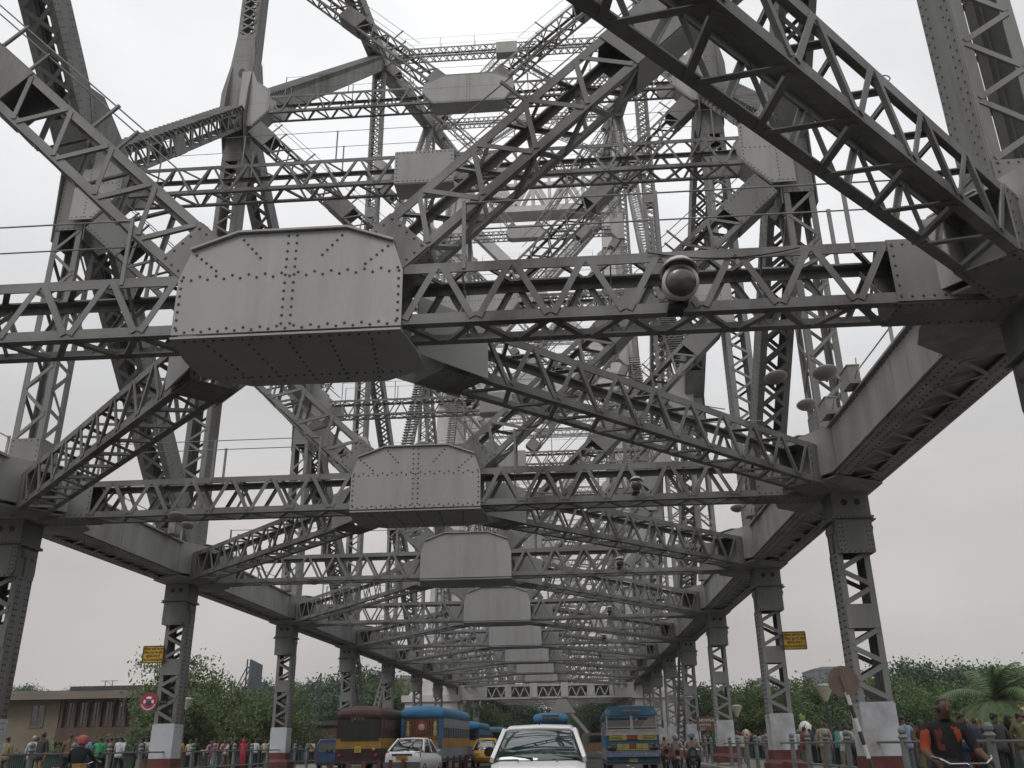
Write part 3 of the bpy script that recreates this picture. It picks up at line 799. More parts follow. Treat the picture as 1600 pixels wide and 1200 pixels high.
def jbox(p, label, first=[None]):
    if first[0]: return copy_thing(first[0], p, None, label)
    mb = MB(); mb.box(-.13, .13, -.28, .28, 0, .42); mb.box(-.15, .15, -.3, .3, .42, .45); mb.box(.131, .15, -.2, .2, .05, .36)
    mb.tube([(0, -.3, .1), (0, -.5, .2), (0, -.55, .5)], .012, 5)
    o = mb.build('junction_box', dishm); tag(o, label, 'box', 'junction boxes on the chord'); first[0] = o; o.location = p; return o
dish((10.45, 20.2, 9.55), 'upper of two pale dish lamps on the right chord above the second post')
dish((10.45, 22.2, 9.5), 'lower of two pale dish lamps on the right chord, just above the second node')
jbox((10.75, 19.4, 8.95), 'grey junction box on the right chord beside the upper dish lamp')
jbox((10.75, 21.4, 8.95), 'grey junction box on the right chord beside the lower dish lamp')
jbox((10.7, 13.9, 9.0), 'grey junction box on the right chord next to the nearest node')
dish((.1, Y[1]-.15, zb(Y[1])+1.78), 'dish lamp lying on top of the largest centre plate', .3)
dish((.1, Y[2]-.15, zb(Y[2])+1.82), 'dish lamp on top of the second centre plate', .2)
dish((-6.6, Y[2]-.75, zb(Y[2])-.15), 'dish lamp hanging under the left half of the second strut', .2)
for i, nm in ((3, 'third'), (4, 'fourth'), (5, 'fifth')):
    if i == 3: dish((10.3, Y[i]-3.0, zb(Y[i])+1.75), 'pale dish lamp on the right chord in front of the %s node' % nm)
    if i == 3: dish((-10.4, Y[i]-3.0, zb(Y[i])+1.75), 'pale dish lamp on the left chord in front of the %s node' % nm)
    jbox((10.6, Y[i]-3.6, zb(Y[i])+1.35), 'grey junction box on the right chord in front of the %s node' % nm)
    jbox((-10.6, Y[i]-3.6, zb(Y[i])+1.35), 'grey junction box on the left chord in front of the %s node' % nm)
    if i < 5: dish((-6.0, Y[i]-.8, zb(Y[i])-.1), 'dish lamp hanging under the left half of the %s strut' % nm, .1)
dish((8.9, 18.7, 8.9), 'dish lamp on the right lateral brace behind the nearest strut', .4)
# loose cables
mb = MB()
for (a, b, sag) in (((5.6, 12.1, 8.5), (7.9, 12.1, 8.46), .14), ((3.2, 15.2, 8.62), (5.6, 17.4, 8.62), .1), ((5.6, 17.4, 8.62), (7.9, 19.7, 8.65), .12)):
    pts = []
    for k in range(9):
        t = k/8; p = V(a)*(1-t)+V(b)*t; p.z -= sag*4*t*(1-t); pts.append(p)
    mb.tube(pts, .012, 5)
tag(mb.build('hanging_cable', blackm), 'thin black cable drooping along the nearest struts', 'cable')
mb = MB()
c0 = at(1383, 128, 'y', 10.0); pts = [c0+V((.075*math.sin(t), 0, .055-.055*math.cos(t))) for t in [k*PI/6 for k in range(0, 12)]]
mb.tube([c0+V((.05, 0, -.4)), c0+V((-.03, 0, -.1)), c0]+pts, .008, 5)
tag(mb.build('cable_loop', blackm), 'small loop of dark cable above the upper right lateral brace', 'cable')

# ------------------------------------------------------------------ writing
def text(s, size, m, parent, loc, rot=(PI/2, 0, 0), ext=.004, sx=1., name='lettering'):
    cu = bpy.data.curves.new('t', 'FONT'); cu.body = s; cu.size = size; cu.extrude = ext; cu.align_x = 'CENTER'; cu.align_y = 'CENTER'; cu.resolution_u = 2
    o = bpy.data.objects.new('t', cu); COL.objects.link(o)
    me = bpy.data.meshes.new_from_object(o.evaluated_get(bpy.context.evaluated_depsgraph_get()))
    bpy.data.objects.remove(o); bpy.data.curves.remove(cu)
    me.materials.clear(); me.materials.append(m)
    q = bpy.data.objects.new(name, me); COL.objects.link(q); q.parent = parent; q.location = loc; q.rotation_euler = rot; q.scale = (sx, 1, 1)
    return q
def notice(p, label, flip):
    o = thing('notice_board', p, label, 'sign', group='yellow notice boards on the posts')
    mb = MB(); mb.box(-.40, .40, 0, .02, -.3, .3); mb.build('board', yellow, o)
    mb = MB()
    for z in (-.31, .31): mb.box(-.42, .42, -.012, .03, z-.018, z+.018)
    for x in (-.41, .41): mb.box(x-.018, x+.018, -.012, .03, -.292, .292)
    for z in (-.2, .2): mb.box(-.56 if flip > 0 else .4, -.4 if flip > 0 else .56, 0, .03, z-.02, z+.02)
    mb.build('frame', ink, o)
    for k, s in enumerate(('ব্রীজে ছবি তোলা', 'নিষেধ पुल पर फोटो', 'खींचना मना है', 'PHOTO PROHIBITED')):
        text(s, .125, ink, o, (0, -.006, .20-k*.135), name='lettering', sx=.72 if k == 3 else .9)
    return o
notice((-12.27, 35.1, 4.98), 'yellow notice board fixed left of the post, above the red round sign', -1)
notice((12.33, 35.1, 4.98), 'yellow notice board on the right post, seen against the sky', 1)
o = thing('round_sign', (-12.2, 35.1, 3.23), 'round crimson sign with white figures on the left post', 'sign')
mb = MB(); mb.cyl((0, 0, 0), (0, .02, 0), .34, .34, 28); mb.build('disc', redsign, o)
mb = MB()
for a0, a1 in ((.30, .70), (.86, 1.08), (-.08, .14)):
    pts = [(.2*math.cos(PI*(a0+(a1-a0)*k/5)), .2*math.sin(PI*(a0+(a1-a0)*k/5))) for k in range(6)]
    inn = [(.12*math.cos(PI*(a1-(a1-a0)*k/5)), .12*math.sin(PI*(a1-(a1-a0)*k/5))) for k in range(6)]
    mb.prism([(x, -.002, z) for x, z in pts+inn], (0, -.006, 0))
for k in range(14):
    a = PI*(1.12+.76*k/13); mb.cyl((.27*math.cos(a), -.008, .27*math.sin(a)), (.27*math.cos(a), -.001, .27*math.sin(a)), .022, .022, 6)
mb.build('emblem', whitem, o)
mb = MB(); mb.prism([(-.1, -.002, -.12), (.12, -.002, -.12), (.1, -.002, .02), (-.06, -.002, .02)], (0, -.005, 0)); mb.build('emblem_base', blueink, o)
mb = MB(); mb.box(.3, .7, .021, .04, -.03, .03); mb.build('bracket', darkm, o)
p = at(1318, 1065, 'y', 19.5)
o = thing('disc_sign', (p.x, 19.5, ZF), 'round sign seen from behind on a slanting black and white pole', 'sign')
rp = V((1.0, 0, -p.z+ZF))*1.0
mb = MB(); top = V((0, 0, p.z-ZF)); mb.lathe(top+V((0, .03, 0)), (0, -1, 0), [(0, 0), (0, .30), (.02, .31), (.02, 0)], 28); mb.build('disc', rustd, o)
mb = MB(); mb.bar(top+V((-.06, -.04, .12)), top+V((.04, -.04, -.25)), .05, .04, (0, 1, 0)); mb.build('bracket', rustd, o)
poleend = V((.42, 0, 0)); mbw = MB(); mbb = MB()
for k in range(8):
    a = top+V((.02, -.01, -.2)); a0 = a+(poleend-a)*k/8; a1 = a+(poleend-a)*(k+1)/8
    (mbw if k % 2 == 0 else mbb).cyl(a0, a1, .04, .04, 10)
mbw.build('pole', sackm, o); q = mbb.build('pole_band', darkm, o)
p = at(1104, 1131, 'y', 60)
o = thing('direction_sign', (p.x, 60, ZF), 'brown board with worn white lettering behind the motorcycle riders', 'sign')
mb = MB(); mb.box(-.62, .62, 0, .04, p.z-ZF-.42, p.z-ZF+.42); mb.build('board', browns, o)
mb = MB(); mb.box(-.55, -.48, .04, .1, 0, p.z-ZF+.4); mb.box(.48, .55, .04, .1, 0, p.z-ZF+.4); mb.build('post', darkm, o)
text('HOWRAH', .24, whitem, o, (.12, -.006, p.z-ZF+.2)); text('STATION', .17, sackm, o, (-.1, -.006, p.z-ZF-.06)); text('| | /', .22, whitem, o, (-.25, -.006, p.z-ZF-.28))

# ------------------------------------------------------------------ lamp posts
def lamp_post(px, py, y, label, first=[None]):
    p = at(px, py, 'y', y)
    if first[0] is None:
        o = thing('lamp_post', (p.x, y, 0), label, 'lamp post', group='lamp posts with cone shaped heads'); first[0] = o
        mb = MB(); mb.cyl((0, 0, -8.2), (0, 0, 0), .07, .05, 8); mb.build('pole', darkm, o)
        mb = MB(); mb.lathe((0, 0, 0), (0, 0, 1), [(0, .06), (.1, .12), (.55, .36), (.62, .40)], 14); mb.build('shade', cream, o, smooth=True)
        mb = MB(); mb.lathe((0, 0, .63), (0, 0, 1), [(0, .42), (.05, .42), (.14, .2), (.16, 0)], 14); mb.build('cap', dishm, o, smooth=True)
        o.location = (p.x, y, p.z); return o
    return copy_thing(first[0], (p.x, y, p.z), None, label)
lamp_post(291, 1109, 62, 'lamp post with cone head in front of the trees near the red round sign')
lamp_post(432, 1130, 88, 'small cone lamp post above the brick wall, left of the maroon bus')
lamp_post(1291, 1096, 44, 'lamp post with cone head left of the round sign seen from behind')
lamp_post(1152, 1120, 66, 'lamp post with cone head behind the railing, right of the brown board')

# ------------------------------------------------------------------ trees
def crown_mesh(name, rx, rz, nclump, nleaf, ls, m, seed, lumps=7):
    rnd = random.Random(seed); v = []; f = []
    cl = []
    big = [V((rnd.uniform(-.6, .6)*rx, rnd.uniform(-.6, .6)*rx, rnd.uniform(-.45, .55)*rz)) for _ in range(lumps)]
    for _ in range(nclump):
        b = rnd.choice(big); t = V((rnd.gauss(0, 1), rnd.gauss(0, 1), rnd.gauss(0, 1))).normalized()
        r = (.30+.25*rnd.random()); cl.append((b+V((t.x*rx*r, t.y*rx*r, t.z*rz*r*.9)), rnd.uniform(.35, 1.0)*rx*.14))
    for c, r in cl:
        for _ in range(nleaf):
            t = V((rnd.gauss(0, 1), rnd.gauss(0, 1), rnd.gauss(0, .75)))*r
            p = c+t; n = V((rnd.gauss(0, 1), rnd.gauss(0, 1), rnd.gauss(.6, 1))).normalized(); a = n.orthogonal().normalized(); q = n.cross(a)
            an = rnd.uniform(0, 6.3); a, q = a*math.cos(an)+q*math.sin(an), q*math.cos(an)-a*math.sin(an)
            s = ls*rnd.uniform(.6, 1.3)*1.1; b = len(v)
            v += [tuple(p-a*s), tuple(p+q*s*.6-a*s*.1), tuple(p+a*s), tuple(p-q*s*.6-a*s*.1)]; f.append((b, b+1, b+2, b+3))
    me = bpy.data.meshes.new(name); me.from_pydata(v, [], f); me.materials.append(m); me.update(); return me, big
def trunk_mb(h, r, big, zc):
    mb = MB(); mb.cyl((0, 0, 0), (.1, .1, h*.45), r, r*.75, 8); mb.cyl((.1, .1, h*.45), (0, 0, h*.62), r*.75, r*.55, 8)
    for b in big: mb.cyl((.05, .05, h*.42), (b.x*.8, b.y*.8, zc+b.z*.8), r*.42, r*.1, 6)
    return mb
TK = []
for k, (rx, rz, m, nc, nl, ls) in enumerate(((5.2, 4.6, leafa, 330, 75, .125), (4.8, 5.0, leafb, 320, 75, .125), (5.5, 4.2, leafc, 300, 70, .14), (4.2, 4.6, leafa, 260, 75, .12))):
    me, big = crown_mesh('crown', rx, rz, nc, nl, ls, m, 11+k); TK.append((me, trunk_mb(12, .32, big, 11.).build('trunk', bark), rx, rz))
for t in TK: COL.objects.unlink(t[1])
tlabels = set()
def tree(px, ptop, y, kind, sc, label, scz=None):
    """px, ptop: where its top shows; stands on the bank at z = -8.2"""
    me, tr, rx, rz = TK[kind]; p = at(px, ptop, 'y', y)
    H = p.z+8.2; scz = sc if scz is None else scz
    o = thing('tree', (p.x, y, -8.2), label, 'tree', random.uniform(0, 6.28), group='leafy trees on the river bank')
    c = bpy.data.objects.new('crown', me); COL.objects.link(c); c.parent = o; c.location = (0, 0, H-rz*scz*.95); c.scale = (sc, sc, scz)
    t = bpy.data.objects.new('trunk', tr.data); COL.objects.link(t); t.parent = o; t.scale = (sc, sc, (H-rz*scz*.95)/11.)
    return o
tree(318, 1030, 84, 0, .95, 'tall leafy tree just right of the post with the yellow board on the left', 1.25)
tree(283, 1068, 74, 3, .8, 'light green tree behind the left post with the red sign')
tree(232, 1128, 66, 3, .5, 'low bright green bush in front of the long brown house', .5)
tree(357, 1068, 86, 0, 1.0, 'broad bright green tree left of the post with no sign')
tree(396, 1085, 90, 0, .9, 'rounded green tree below the tall hoarding frame')
tree(455, 1070, 100, 1, .75, 'dark narrow tree between the hoarding frame and the pointed mast', 1.5)
tree(505, 1062, 150, 2, 1.5, 'hazy tree behind the pointed mast')
tree(430, 1062, 170, 2, 1.4, 'distant tree seen behind the fourth post on the left')
tree(575, 1040, 125, 2, 1.35, 'tall blue green tree behind the maroon bus')
tree(553, 1048, 140, 1, 1.2, 'dark tree left of the slanted prop, over the maroon bus')
tree(625, 1065, 120, 0, 1.0, 'green tree left of the pale tower foot')
tree(470, 1100, 120, 1, 1.0, 'dark low tree behind the brick wall')
for k, (px, py, yy, kd) in enumerate(((745, 1096, 150, 0), (775, 1104, 170, 1), (812, 1090, 190, 2), (850, 1093, 210, 1), (905, 1090, 200, 0), (935, 1092, 185, 2), (965, 1092, 215, 1), (735, 1085, 230, 2), (880, 1100, 260, 1))):
    tree(px, py, yy, kd, 1.3, ['leafy tree seen under the tower beam, first from the left', 'dark tree under the tower beam behind the yellow taxi', 'tree under the tower beam behind the teal bus roof', 'dark tree under the tower beam above the white car', 'tree under the tower beam right of the white A shaped frame', 'hazy tree under the beam left of the blue fronted bus', 'dark tree under the beam touching the blue fronted bus', 'far hazy tree beside the left tower foot', 'far tree behind the white A shaped frame'][k])
tree(1132, 1058, 96, 1, .95, 'dark tree between the third and fourth right posts', 1.1)
tree(1095, 1068, 120, 2, 1.1, 'hazy tree left of the brown board on the right')
tree(1165, 1076, 84, 0, .85, 'low green tree behind the cone lamp on the right')
tree(1172, 1085, 130, 2, 1.1, 'distant tree below the glass office block')
tree(1245, 1062, 92, 0, 1.0, 'bright green tree right of the second post on the right')
tree(1275, 1056, 110, 1, 1.1, 'green tree below the dark blue block on the right')
tree(1215, 1078, 80, 0, .75, 'green tree showing through the lacing of the right post with the yellow board')
tree(1310, 1100, 70, 1, .8, 'dark tree behind the round sign seen from behind')
tree(1415, 1028, 105, 2, 1.2, 'tall tree right of the nearest right post')
tree(1395, 1060, 84, 0, .9, 'bright green tree touching the nearest right post')
tree(1440, 1075, 72, 0, .8, 'light green tree behind the cyclist in black')
tree(1490, 1036, 110, 2, 1.2, 'hazy tree left of the palm')
tree(1468, 1066, 90, 1, .9, 'dark green tree between the cyclist and the palm')
tree(1520, 1070, 88, 1, .8, 'dark tree directly behind the palm')
tree(1575, 1110, 74, 1, .7, 'dark bush below the yellow building')
tree(1355, 1095, 75, 1, .7, 'dark tree hidden behind the lacing of the nearest right post')
tree(60, 1070, 175, 2, 1.2, 'far tree top showing over the ridge of the brown house, on the left')
tree(125, 1074, 180, 2, .9, 'far tree top showing over the brown house, right of the first')
tree(30, 1160, 60, 1, .7, 'dark bush under the windows of the brown house, far left')
tree(120, 1146, 64, 1, .8, 'dark bush under the middle of the brown house')
tree(200, 1150, 62, 1, .7, 'dark bush behind the people in white and green')

# palm
p = at(1545, 1095, 'y', 62)
o = thing('palm_tree', (p.x, 62, -8.2), 'coconut palm with long arching fronds at the right edge', 'palm')
H = p.z+8.2
mb = MB(); pts = [V((.5*math.sin(k/8*2), 0, H*k/8)) for k in range(9)]; x_off = pts[-1].x
for k in range(8): mb.cyl(pts[k], pts[k+1], .26-.012*k, .25-.012*(k+1), 9)
mb.build('trunk', bark, o)
rnd = random.Random(5)
frm = None
for q in range(24):
    mb = MB(); az = q*2.4+rnd.uniform(-.2, .2); el = rnd.choice((1.35, 1.0, .7, .4, .1)); L = rnd.uniform(3.6, 4.6)
    dirh = V((math.cos(az), math.sin(az), 0)); c = V((x_off, 0, H)); pp = [c.copy()]; e = el
    for k in range(12):
        c = c+(dirh*math.cos(e)+V((0, 0, 1))*math.sin(e))*L/12; e -= .13; pp.append(c.copy())
    for k in range(12):
        mb.bar(pp[k], pp[k+1], .05, .04)
        for h in range(3):
            b = pp[k]+(pp[k+1]-pp[k])*h/3; d = (pp[k+1]-pp[k]).normalized(); sd = d.cross(V((0, 0, 1))).normalized()
            ll = .95*math.sin(PI*min(1, (k+1.5)/13))+.15
            for s in (-1, 1):
                tip = b+(sd*s*.8+d*.45+V((0, 0, -.45+rnd.uniform(-.1, .1))))*ll; n0 = len(mb.v)
                mb.v += [tuple(b-d*.07), tuple(b+d*.07), tuple(tip)]; mb.quad(n0, n0+1, n0+2)
    mb.build('frond', leafp, o)

# ------------------------------------------------------------------ buildings
def windows(o, face, cols, rows, m=glassd, fr=None):
    """face(u, v) -> point; builds one window part with its frame per opening"""
    for (u0, u1) in cols:
        for (v0, v1) in rows:
            mb = MB(); n = face(0, 0, 1)-face(0, 0, 0)
            mb.prism([face(u0, v0, .02), face(u1, v0, .02), face(u1, v1, .02), face(u0, v1, .02)], n*.03)
            wd = mb.build('window', m, o)
            mb = MB(); um = (u0+u1)/2
            for a, b in (((u0, v0), (u1, v0)), ((u0, v1), (u1, v1)), ((u0, v0), (u0, v1)), ((u1, v0), (u1, v1)), ((um, v0), (um, v1))):
                mb.bar(face(a[0], a[1], .07), face(b[0], b[1], .07), .09, .06, n)
            mb.build('frame', fr or plaster, wd)
bx0 = at(-60, 1100, 'y', 88).x; bx1 = at(262, 1100, 'y', 88).x
o = thing('station_house', ((bx0+bx1)/2, 88, -8.2), 'long old brown and cream house with tin roof on the left', 'building')
hx = (bx1-bx0)/2; zE = at(100, 1094, 'y', 88).z+8.2; zTop = at(100, 1072, 'y', 88).z+8.2
ub = at(95, 1100, 'y', 88).x-o.location.x
mb = MB(); mb.box(-hx, ub, 0, 12, 0, zE); mb.build('wall', plaster, o)
mb = MB(); mb.box(ub+.01, hx, .3, 12, 0, zE); mb.box(ub+.01, hx, -.15, .3, zE-3.8, zE-2.5)
for k in range(9): 
    x = ub+.3+(hx-ub-.6)*k/8; mb.box(x-.14, x+.14, -.1, .3, zE-2.5, zE)
mb.build('brick_gallery', brick, o)
mb = MB(); mb.prism([(-hx-.6, -1.5, zE+.02), (-hx-.6, 6.5, zTop), (-hx-.6, 13.5, zE+.02)], (2*hx+1.2, 0, 0)); mb.build('roof', roofm, o)
mb = MB(); mb.box(-3, hx, 6, 7.2, zTop-.05, zTop+.35); mb.build('roof_ridge', dkroof, o)
mb = MB(); mb.box(-hx, hx, -1.2, 0, zE-5.0, zE-4.8); mb.box(-hx, hx, -.9, -.2, zE-8, zE-5.0); mb.build('canopy', dkroof, o)
fc = lambda u, v, w: V((u, -w, v))
windows(o, fc, [(at(a, 1100, 'y', 88).x-o.location.x, at(b, 1100, 'y', 88).x-o.location.x) for a, b in ((-14, 11), (52, 72))], [(zE-2.4, zE-.4)])
fc2 = lambda u, v, w: V((u, .3-w, v))
wfr = paint('brown_frame', (.10, .07, .05), .7, .1, 2.)
windows(o, fc2, [(ub+.6+(hx-ub-.6)*k/8+.1, ub+(hx-ub-.6)*(k+1)/8+.1) for k in range(8)], [(zE-2.4, zE-.2)], glassd, wfr)

def block(name, label, xa, xb, ya, depth, zt, wall, nc, nr, flat=None, base=-8.2):
    o = thing(name, ((xa+xb)/2, ya, base), label, 'building'); h = (xb-xa)/2; H = zt-base
    mb = MB(); mb.box(-h, h, 0, depth, 0, H); mb.build('wall', wall, o)
    mb = MB(); mb.box(-h-.2, h+.2, -.2, depth+.2, H+.01, H+.5); mb.box(-h*.5, h*.2, depth*.3, depth*.6, H+.5, H+1.4); mb.build('roof', flat or greywall, o)
    fc = lambda u, v, w: V((u, -w, v))
    windows(o, fc, [(-h+2*h*(k+.25)/nc, -h+2*h*(k+.75)/nc) for k in range(nc)], [(H-3.2*(r+1)+.5, H-3.2*(r+1)+2.3) for r in range(nr)], glassd, greywall)
    return o
a = at(1567, 1075, 'y', 120); b = at(1680, 1050, 'y', 120)
o = block('apartment_house', 'yellow walled building with grey parapet at the right edge, behind the palm', a.x, b.x, 120, 14, at(1580, 1060, 'y', 120).z, yelwall, 5, 2)
a = at(1276, 1060, 'y', 330); b = at(1340, 1040, 'y', 330)
block('office_block', 'dark blue grey block rising over the trees left of the nearest right post', a.x, b.x, 330, 20, at(1300, 1046, 'y', 330).z, hazeblue, 6, 4)
a = at(1186, 1075, 'y', 360); b = at(1200, 1064, 'y', 360)
block('glass_office', 'slim pale green glass office block over the trees, between two right posts', a.x, b.x, 360, 12, at(1190, 1064, 'y', 360).z, glassw, 2, 7)
a = at(1058, 1070, 'y', 300); b = at(1076, 1070, 'y', 300)
block('far_block', 'small grey block between the right posts near the tower', a.x, b.x, 300, 12, a.z, greywall, 3, 3)
a = at(612, 1062, 'y', 260); b = at(650, 1058, 'y', 260)
block('far_block', 'pale concrete block over the trees left of the tower foot', a.x, b.x, 260, 14, a.z, greywall, 5, 3)
a = at(400, 1079, 'y', 280); b = at(450, 1079, 'y', 280)
block('far_shed', 'low grey shed roof on the skyline behind the fourth left post', a.x, b.x, 280, 14, a.z, greywall, 4, 1)
a = at(724, 1083, 'y', 300); b = at(758, 1083, 'y', 300)
block('far_block', 'pale cream block glimpsed under the tower beam at the left', a.x, b.x, 300, 14, a.z, yelwall, 4, 2)
# brick wall by the bus
a = at(476, 1130, 'y', 108); b = at(540, 1130, 'y', 108)
mb = MB(); zt = at(500, 1134, 'y', 108).z
o = thing('brick_shed', ((a.x+b.x)/2, 108, -8.2), 'low red brick shed with a dark flat roof behind the maroon bus', 'building')
h = (b.x-a.x)/2+1; mb.box(-h, h, 0, 6, 0, zt+8.2); mb.build('wall', brick, o)
mb = MB(); mb.box(-h-.3, h+.3, -.3, 6.3, zt+8.21, zt+8.75); mb.build('roof', dkroof, o)
# hoarding frame, seen edge on
p = at(392, 1040, 'y', 120); p2 = at(372, 1062, 'y', 130)
o = thing('hoarding', (p.x, 120, -8.2), 'tall dark hoarding panel seen edge on over the trees on the left', 'hoarding')
Ht = p.z+8.2+.8
mb = MB()
mb.prism([(0, 0, Ht-5.5), (-1.5, 9, Ht-5.5), (-1.5, 9, Ht), (0, 0, Ht)], (-.2, 0, 0)); mb.build('panel', hazeblue, o)
mb = MB()
for k in range(5):
    y = 9*k/4; x = -1.5*k/4
    mb.bar((x-.5, y, 0), (x-.5, y, Ht), .15, .15); mb.bar((x-.5, y, Ht-1), (x-3.4, y, Ht-7), .12, .12)
    for z in (Ht-5, Ht-3, Ht-1): mb.bar((x-.5, y, z), (x-.2, y, z), .1, .1)
for z in (Ht-5, Ht-3, Ht-1): mb.bar((-.5, 0, z), (-2, 9, z), .1, .1)
mb.build('frame', darkm, o)
p = at(502, 1052, 'y', 112)
o = thing('pointed_mast', (p.x, 112, -8.2), 'dark pointed lattice mast with a slanting stay in front of the trees', 'mast')
Ht = p.z+8.2; mb = MB()
mb.bar((-.5, 0, 0), (-.35, 0, Ht-1.5), .12, .12); mb.bar((.1, 0, 0), (0, 0, Ht), .14, .14); mb.bar((0, 0, Ht), (-1.6, 0, Ht-3), .14, .14); mb.bar((-.35, 0, Ht-1.6), (-.35, 0, Ht-.8), .1, .1)
for k in range(10): mb.bar((-.45, 0, Ht-2-k*1.2), (.05, 0, Ht-2.8-k*1.2), .06, .06); 
mb.prism([(-.3, -.02, Ht-1.5), (0, -.02, Ht-.3), (0, -.02, Ht-2.6)], (0, .04, 0))
mb.build('lattice', darkm, o)
# power pylon tip over the house
p = at(171, 1063, 'y', 300); o = thing('pylon', (p.x, 300, -8.2), 'small lattice pylon top above the ridge of the brown house', 'pylon'); Ht = p.z+8.2; mb = MB()
for s in (-1, 1):
    mb.bar((s*2.2, 0, 0), (s*1.2, 0, Ht), .25, .25)
for z in range(4): mb.bar((-3, 0, Ht-.2-z*1.6), (3, 0, Ht-.2-z*1.6), .2, .2)
for z in range(8): mb.bar((-1.3, 0, Ht-z*1.6), (1.3, 0, Ht-(z+1)*1.6), .15, .15)
mb.build('lattice', steelf, o)
# A shaped frame over the road beyond the tower
a = at(878, 1090, 'y', 150)
o = thing('gantry_frame', (a.x, 150, ZR), 'white A shaped steel frame standing in the road under the far spans', 'gantry'); Ht = a.z-ZR; mb = MB()
for s in (-1, 1): mb.bar((s*.4, 0, Ht-1.2), (s*6.3, 0, 0), .5, .4, (0, 1, 0))
mb.bar((0, -.1, 0), (0, -.1, Ht), .5, .5, (0, 1, 0)); mb.prism([(-.5, -.4, Ht), (.5, -.4, Ht), (2.1, -.4, Ht-2.3), (-2.1, -.4, Ht-2.3)], (0, .1, 0))
mb.build('frame', towerm, o)

# ------------------------------------------------------------------ people
def skinned(nodes, edges, sub=1):
    """nodes: [(pos, rx, ry)], grows one continuous surface"""
    me = bpy.data.meshes.new('b'); me.from_pydata([tuple(n[0]) for n in nodes], edges, []); o = bpy.data.objects.new('b', me); COL.objects.link(o)
    m = o.modifiers.new('s', 'SKIN'); m.use_smooth_shade = True; m.branch_smoothing = .6
    for i, n in enumerate(nodes):
        sv = me.skin_vertices[0].data[i]; sv.radius = (n[1]*1.1, n[2]*1.1); sv.use_root = (i == 0)
    q = o.modifiers.new('u', 'SUBSURF'); q.levels = sub; q.render_levels = sub
    bpy.context.view_layer.update()
    r = bpy.data.meshes.new_from_object(o.evaluated_get(bpy.context.evaluated_depsgraph_get()))
    bpy.data.objects.remove(o); bpy.data.meshes.remove(me); return r
def seg_d(p, a, b):
    ab = b-a; t = max(0, min(1, (p-a).dot(ab)/max(1e-9, ab.length_squared))); return (p-a-ab*t).length
# joint tables: metres, figure faces -y, feet at z = 0, height about 1.68
def pose(kind):
    J = dict(pel=(0, 0, .93), sp=(0, 0, 1.1), ch=(0, -.01, 1.29), nk=(0, 0, 1.43), hd0=(0, -.01, 1.50), hd=(0, -.015, 1.58), top=(0, 0, 1.655))
    for s, t in ((-1, 'l'), (1, 'r')):
        J['sh'+t] = (s*.17, 0, 1.38); J['el'+t] = (s*.235, .03, 1.10); J['wr'+t] = (s*.25, -.05, .86)
        J['hp'+t] = (s*.09, 0, .90); J['kn'+t] = (s*.10, -.02, .50); J['an'+t] = (s*.10, .03, .085); J['to'+t] = (s*.12, -.15, .035)
    if kind == 'walk':
        J.update(knl=(-.09, -.16, .52), anl=(-.09, -.22, .10), tol=(-.10, -.38, .05), knr=(.09, .05, .50), anr=(.09, .30, .16), tor=(.10, .17, .04), ell=(-.23, .12, 1.12), wrl=(-.22, .12, .88), elr=(.23, -.08, 1.12), wrr=(.2, -.24, .95))
    if kind == 'lean':     # leaning forward on a rail
        J.update(sp=(0, -.06, 1.08), ch=(0, -.18, 1.23), nk=(0, -.27, 1.34), hd0=(0, -.31, 1.40), hd=(0, -.35, 1.47), top=(0, -.37, 1.55), shl=(-.17, -.22, 1.31), shr=(.17, -.22, 1.31), ell=(-.22, -.36, 1.07), elr=(.22, -.36, 1.07), wrl=(-.1, -.55, 1.06), wrr=(.1, -.55, 1.06))
    if kind == 'carry':    # arms raised to a load on the head
        J.update(ell=(-.34, -.05, 1.55), elr=(.34, -.05, 1.55), wrl=(-.2, -.03, 1.76), wrr=(.2, -.03, 1.76))
    if kind == 'phone':    # one hand raised to the face
        J.update(elr=(.30, -.12, 1.14), wrr=(.12, -.12, 1.48))
    if kind == 'bend':
        J.update(pel=(0, .1, .92), sp=(0, -.08, 1.03), ch=(0, -.28, 1.02), nk=(0, -.42, .98), hd0=(0, -.48, .96), hd=(0, -.55, .93), top=(0, -.62, .92), shl=(-.17, -.36, 1.0), shr=(.17, -.36, 1.0), ell=(-.2, -.42, .74), elr=(.2, -.42, .74), wrl=(-.12, -.45, .5), wrr=(.12, -.45, .5), hpl=(-.09, .1, .9), hpr=(.09, .1, .9))
    if kind == 'ride':     # sitting astride, hands forward; z = 0 is the road
        J.update(pel=(0, .1, .80), sp=(0, .08, .97), ch=(0, .02, 1.15), nk=(0, .0, 1.29), hd0=(0, -.02, 1.36), hd=(0, -.04, 1.44), top=(0, -.03, 1.52), shl=(-.18, .02, 1.24), shr=(.18, .02, 1.24), ell=(-.30, -.10, 1.02), elr=(.30, -.10, 1.02), wrl=(-.30, -.38, .97), wrr=(.30, -.38, .97), hpl=(-.1, .08, .78), hpr=(.1, .08, .78), knl=(-.22, -.28, .66), knr=(.22, -.28, .66), anl=(-.17, -.12, .28), anr=(.17, -.12, .28), tol=(-.18, -.3, .24), tor=(.18, -.3, .24))
    if kind == 'cycle':    # standing over a bicycle, straight arms down to the bar
        J.update(ch=(0, -.05, 1.28), nk=(0, -.08, 1.42), hd0=(0, -.10, 1.48), hd=(0, -.13, 1.56), top=(0, -.10, 1.645), shl=(-.19, -.06, 1.37), shr=(.19, -.06, 1.37), ell=(-.27, -.12, 1.12), elr=(.27, -.12, 1.12), wrl=(-.27, -.34, 1.03), wrr=(.27, -.34, 1.03))
    return {k: V(v) for k, v in J.items()}
PCACHE = {}
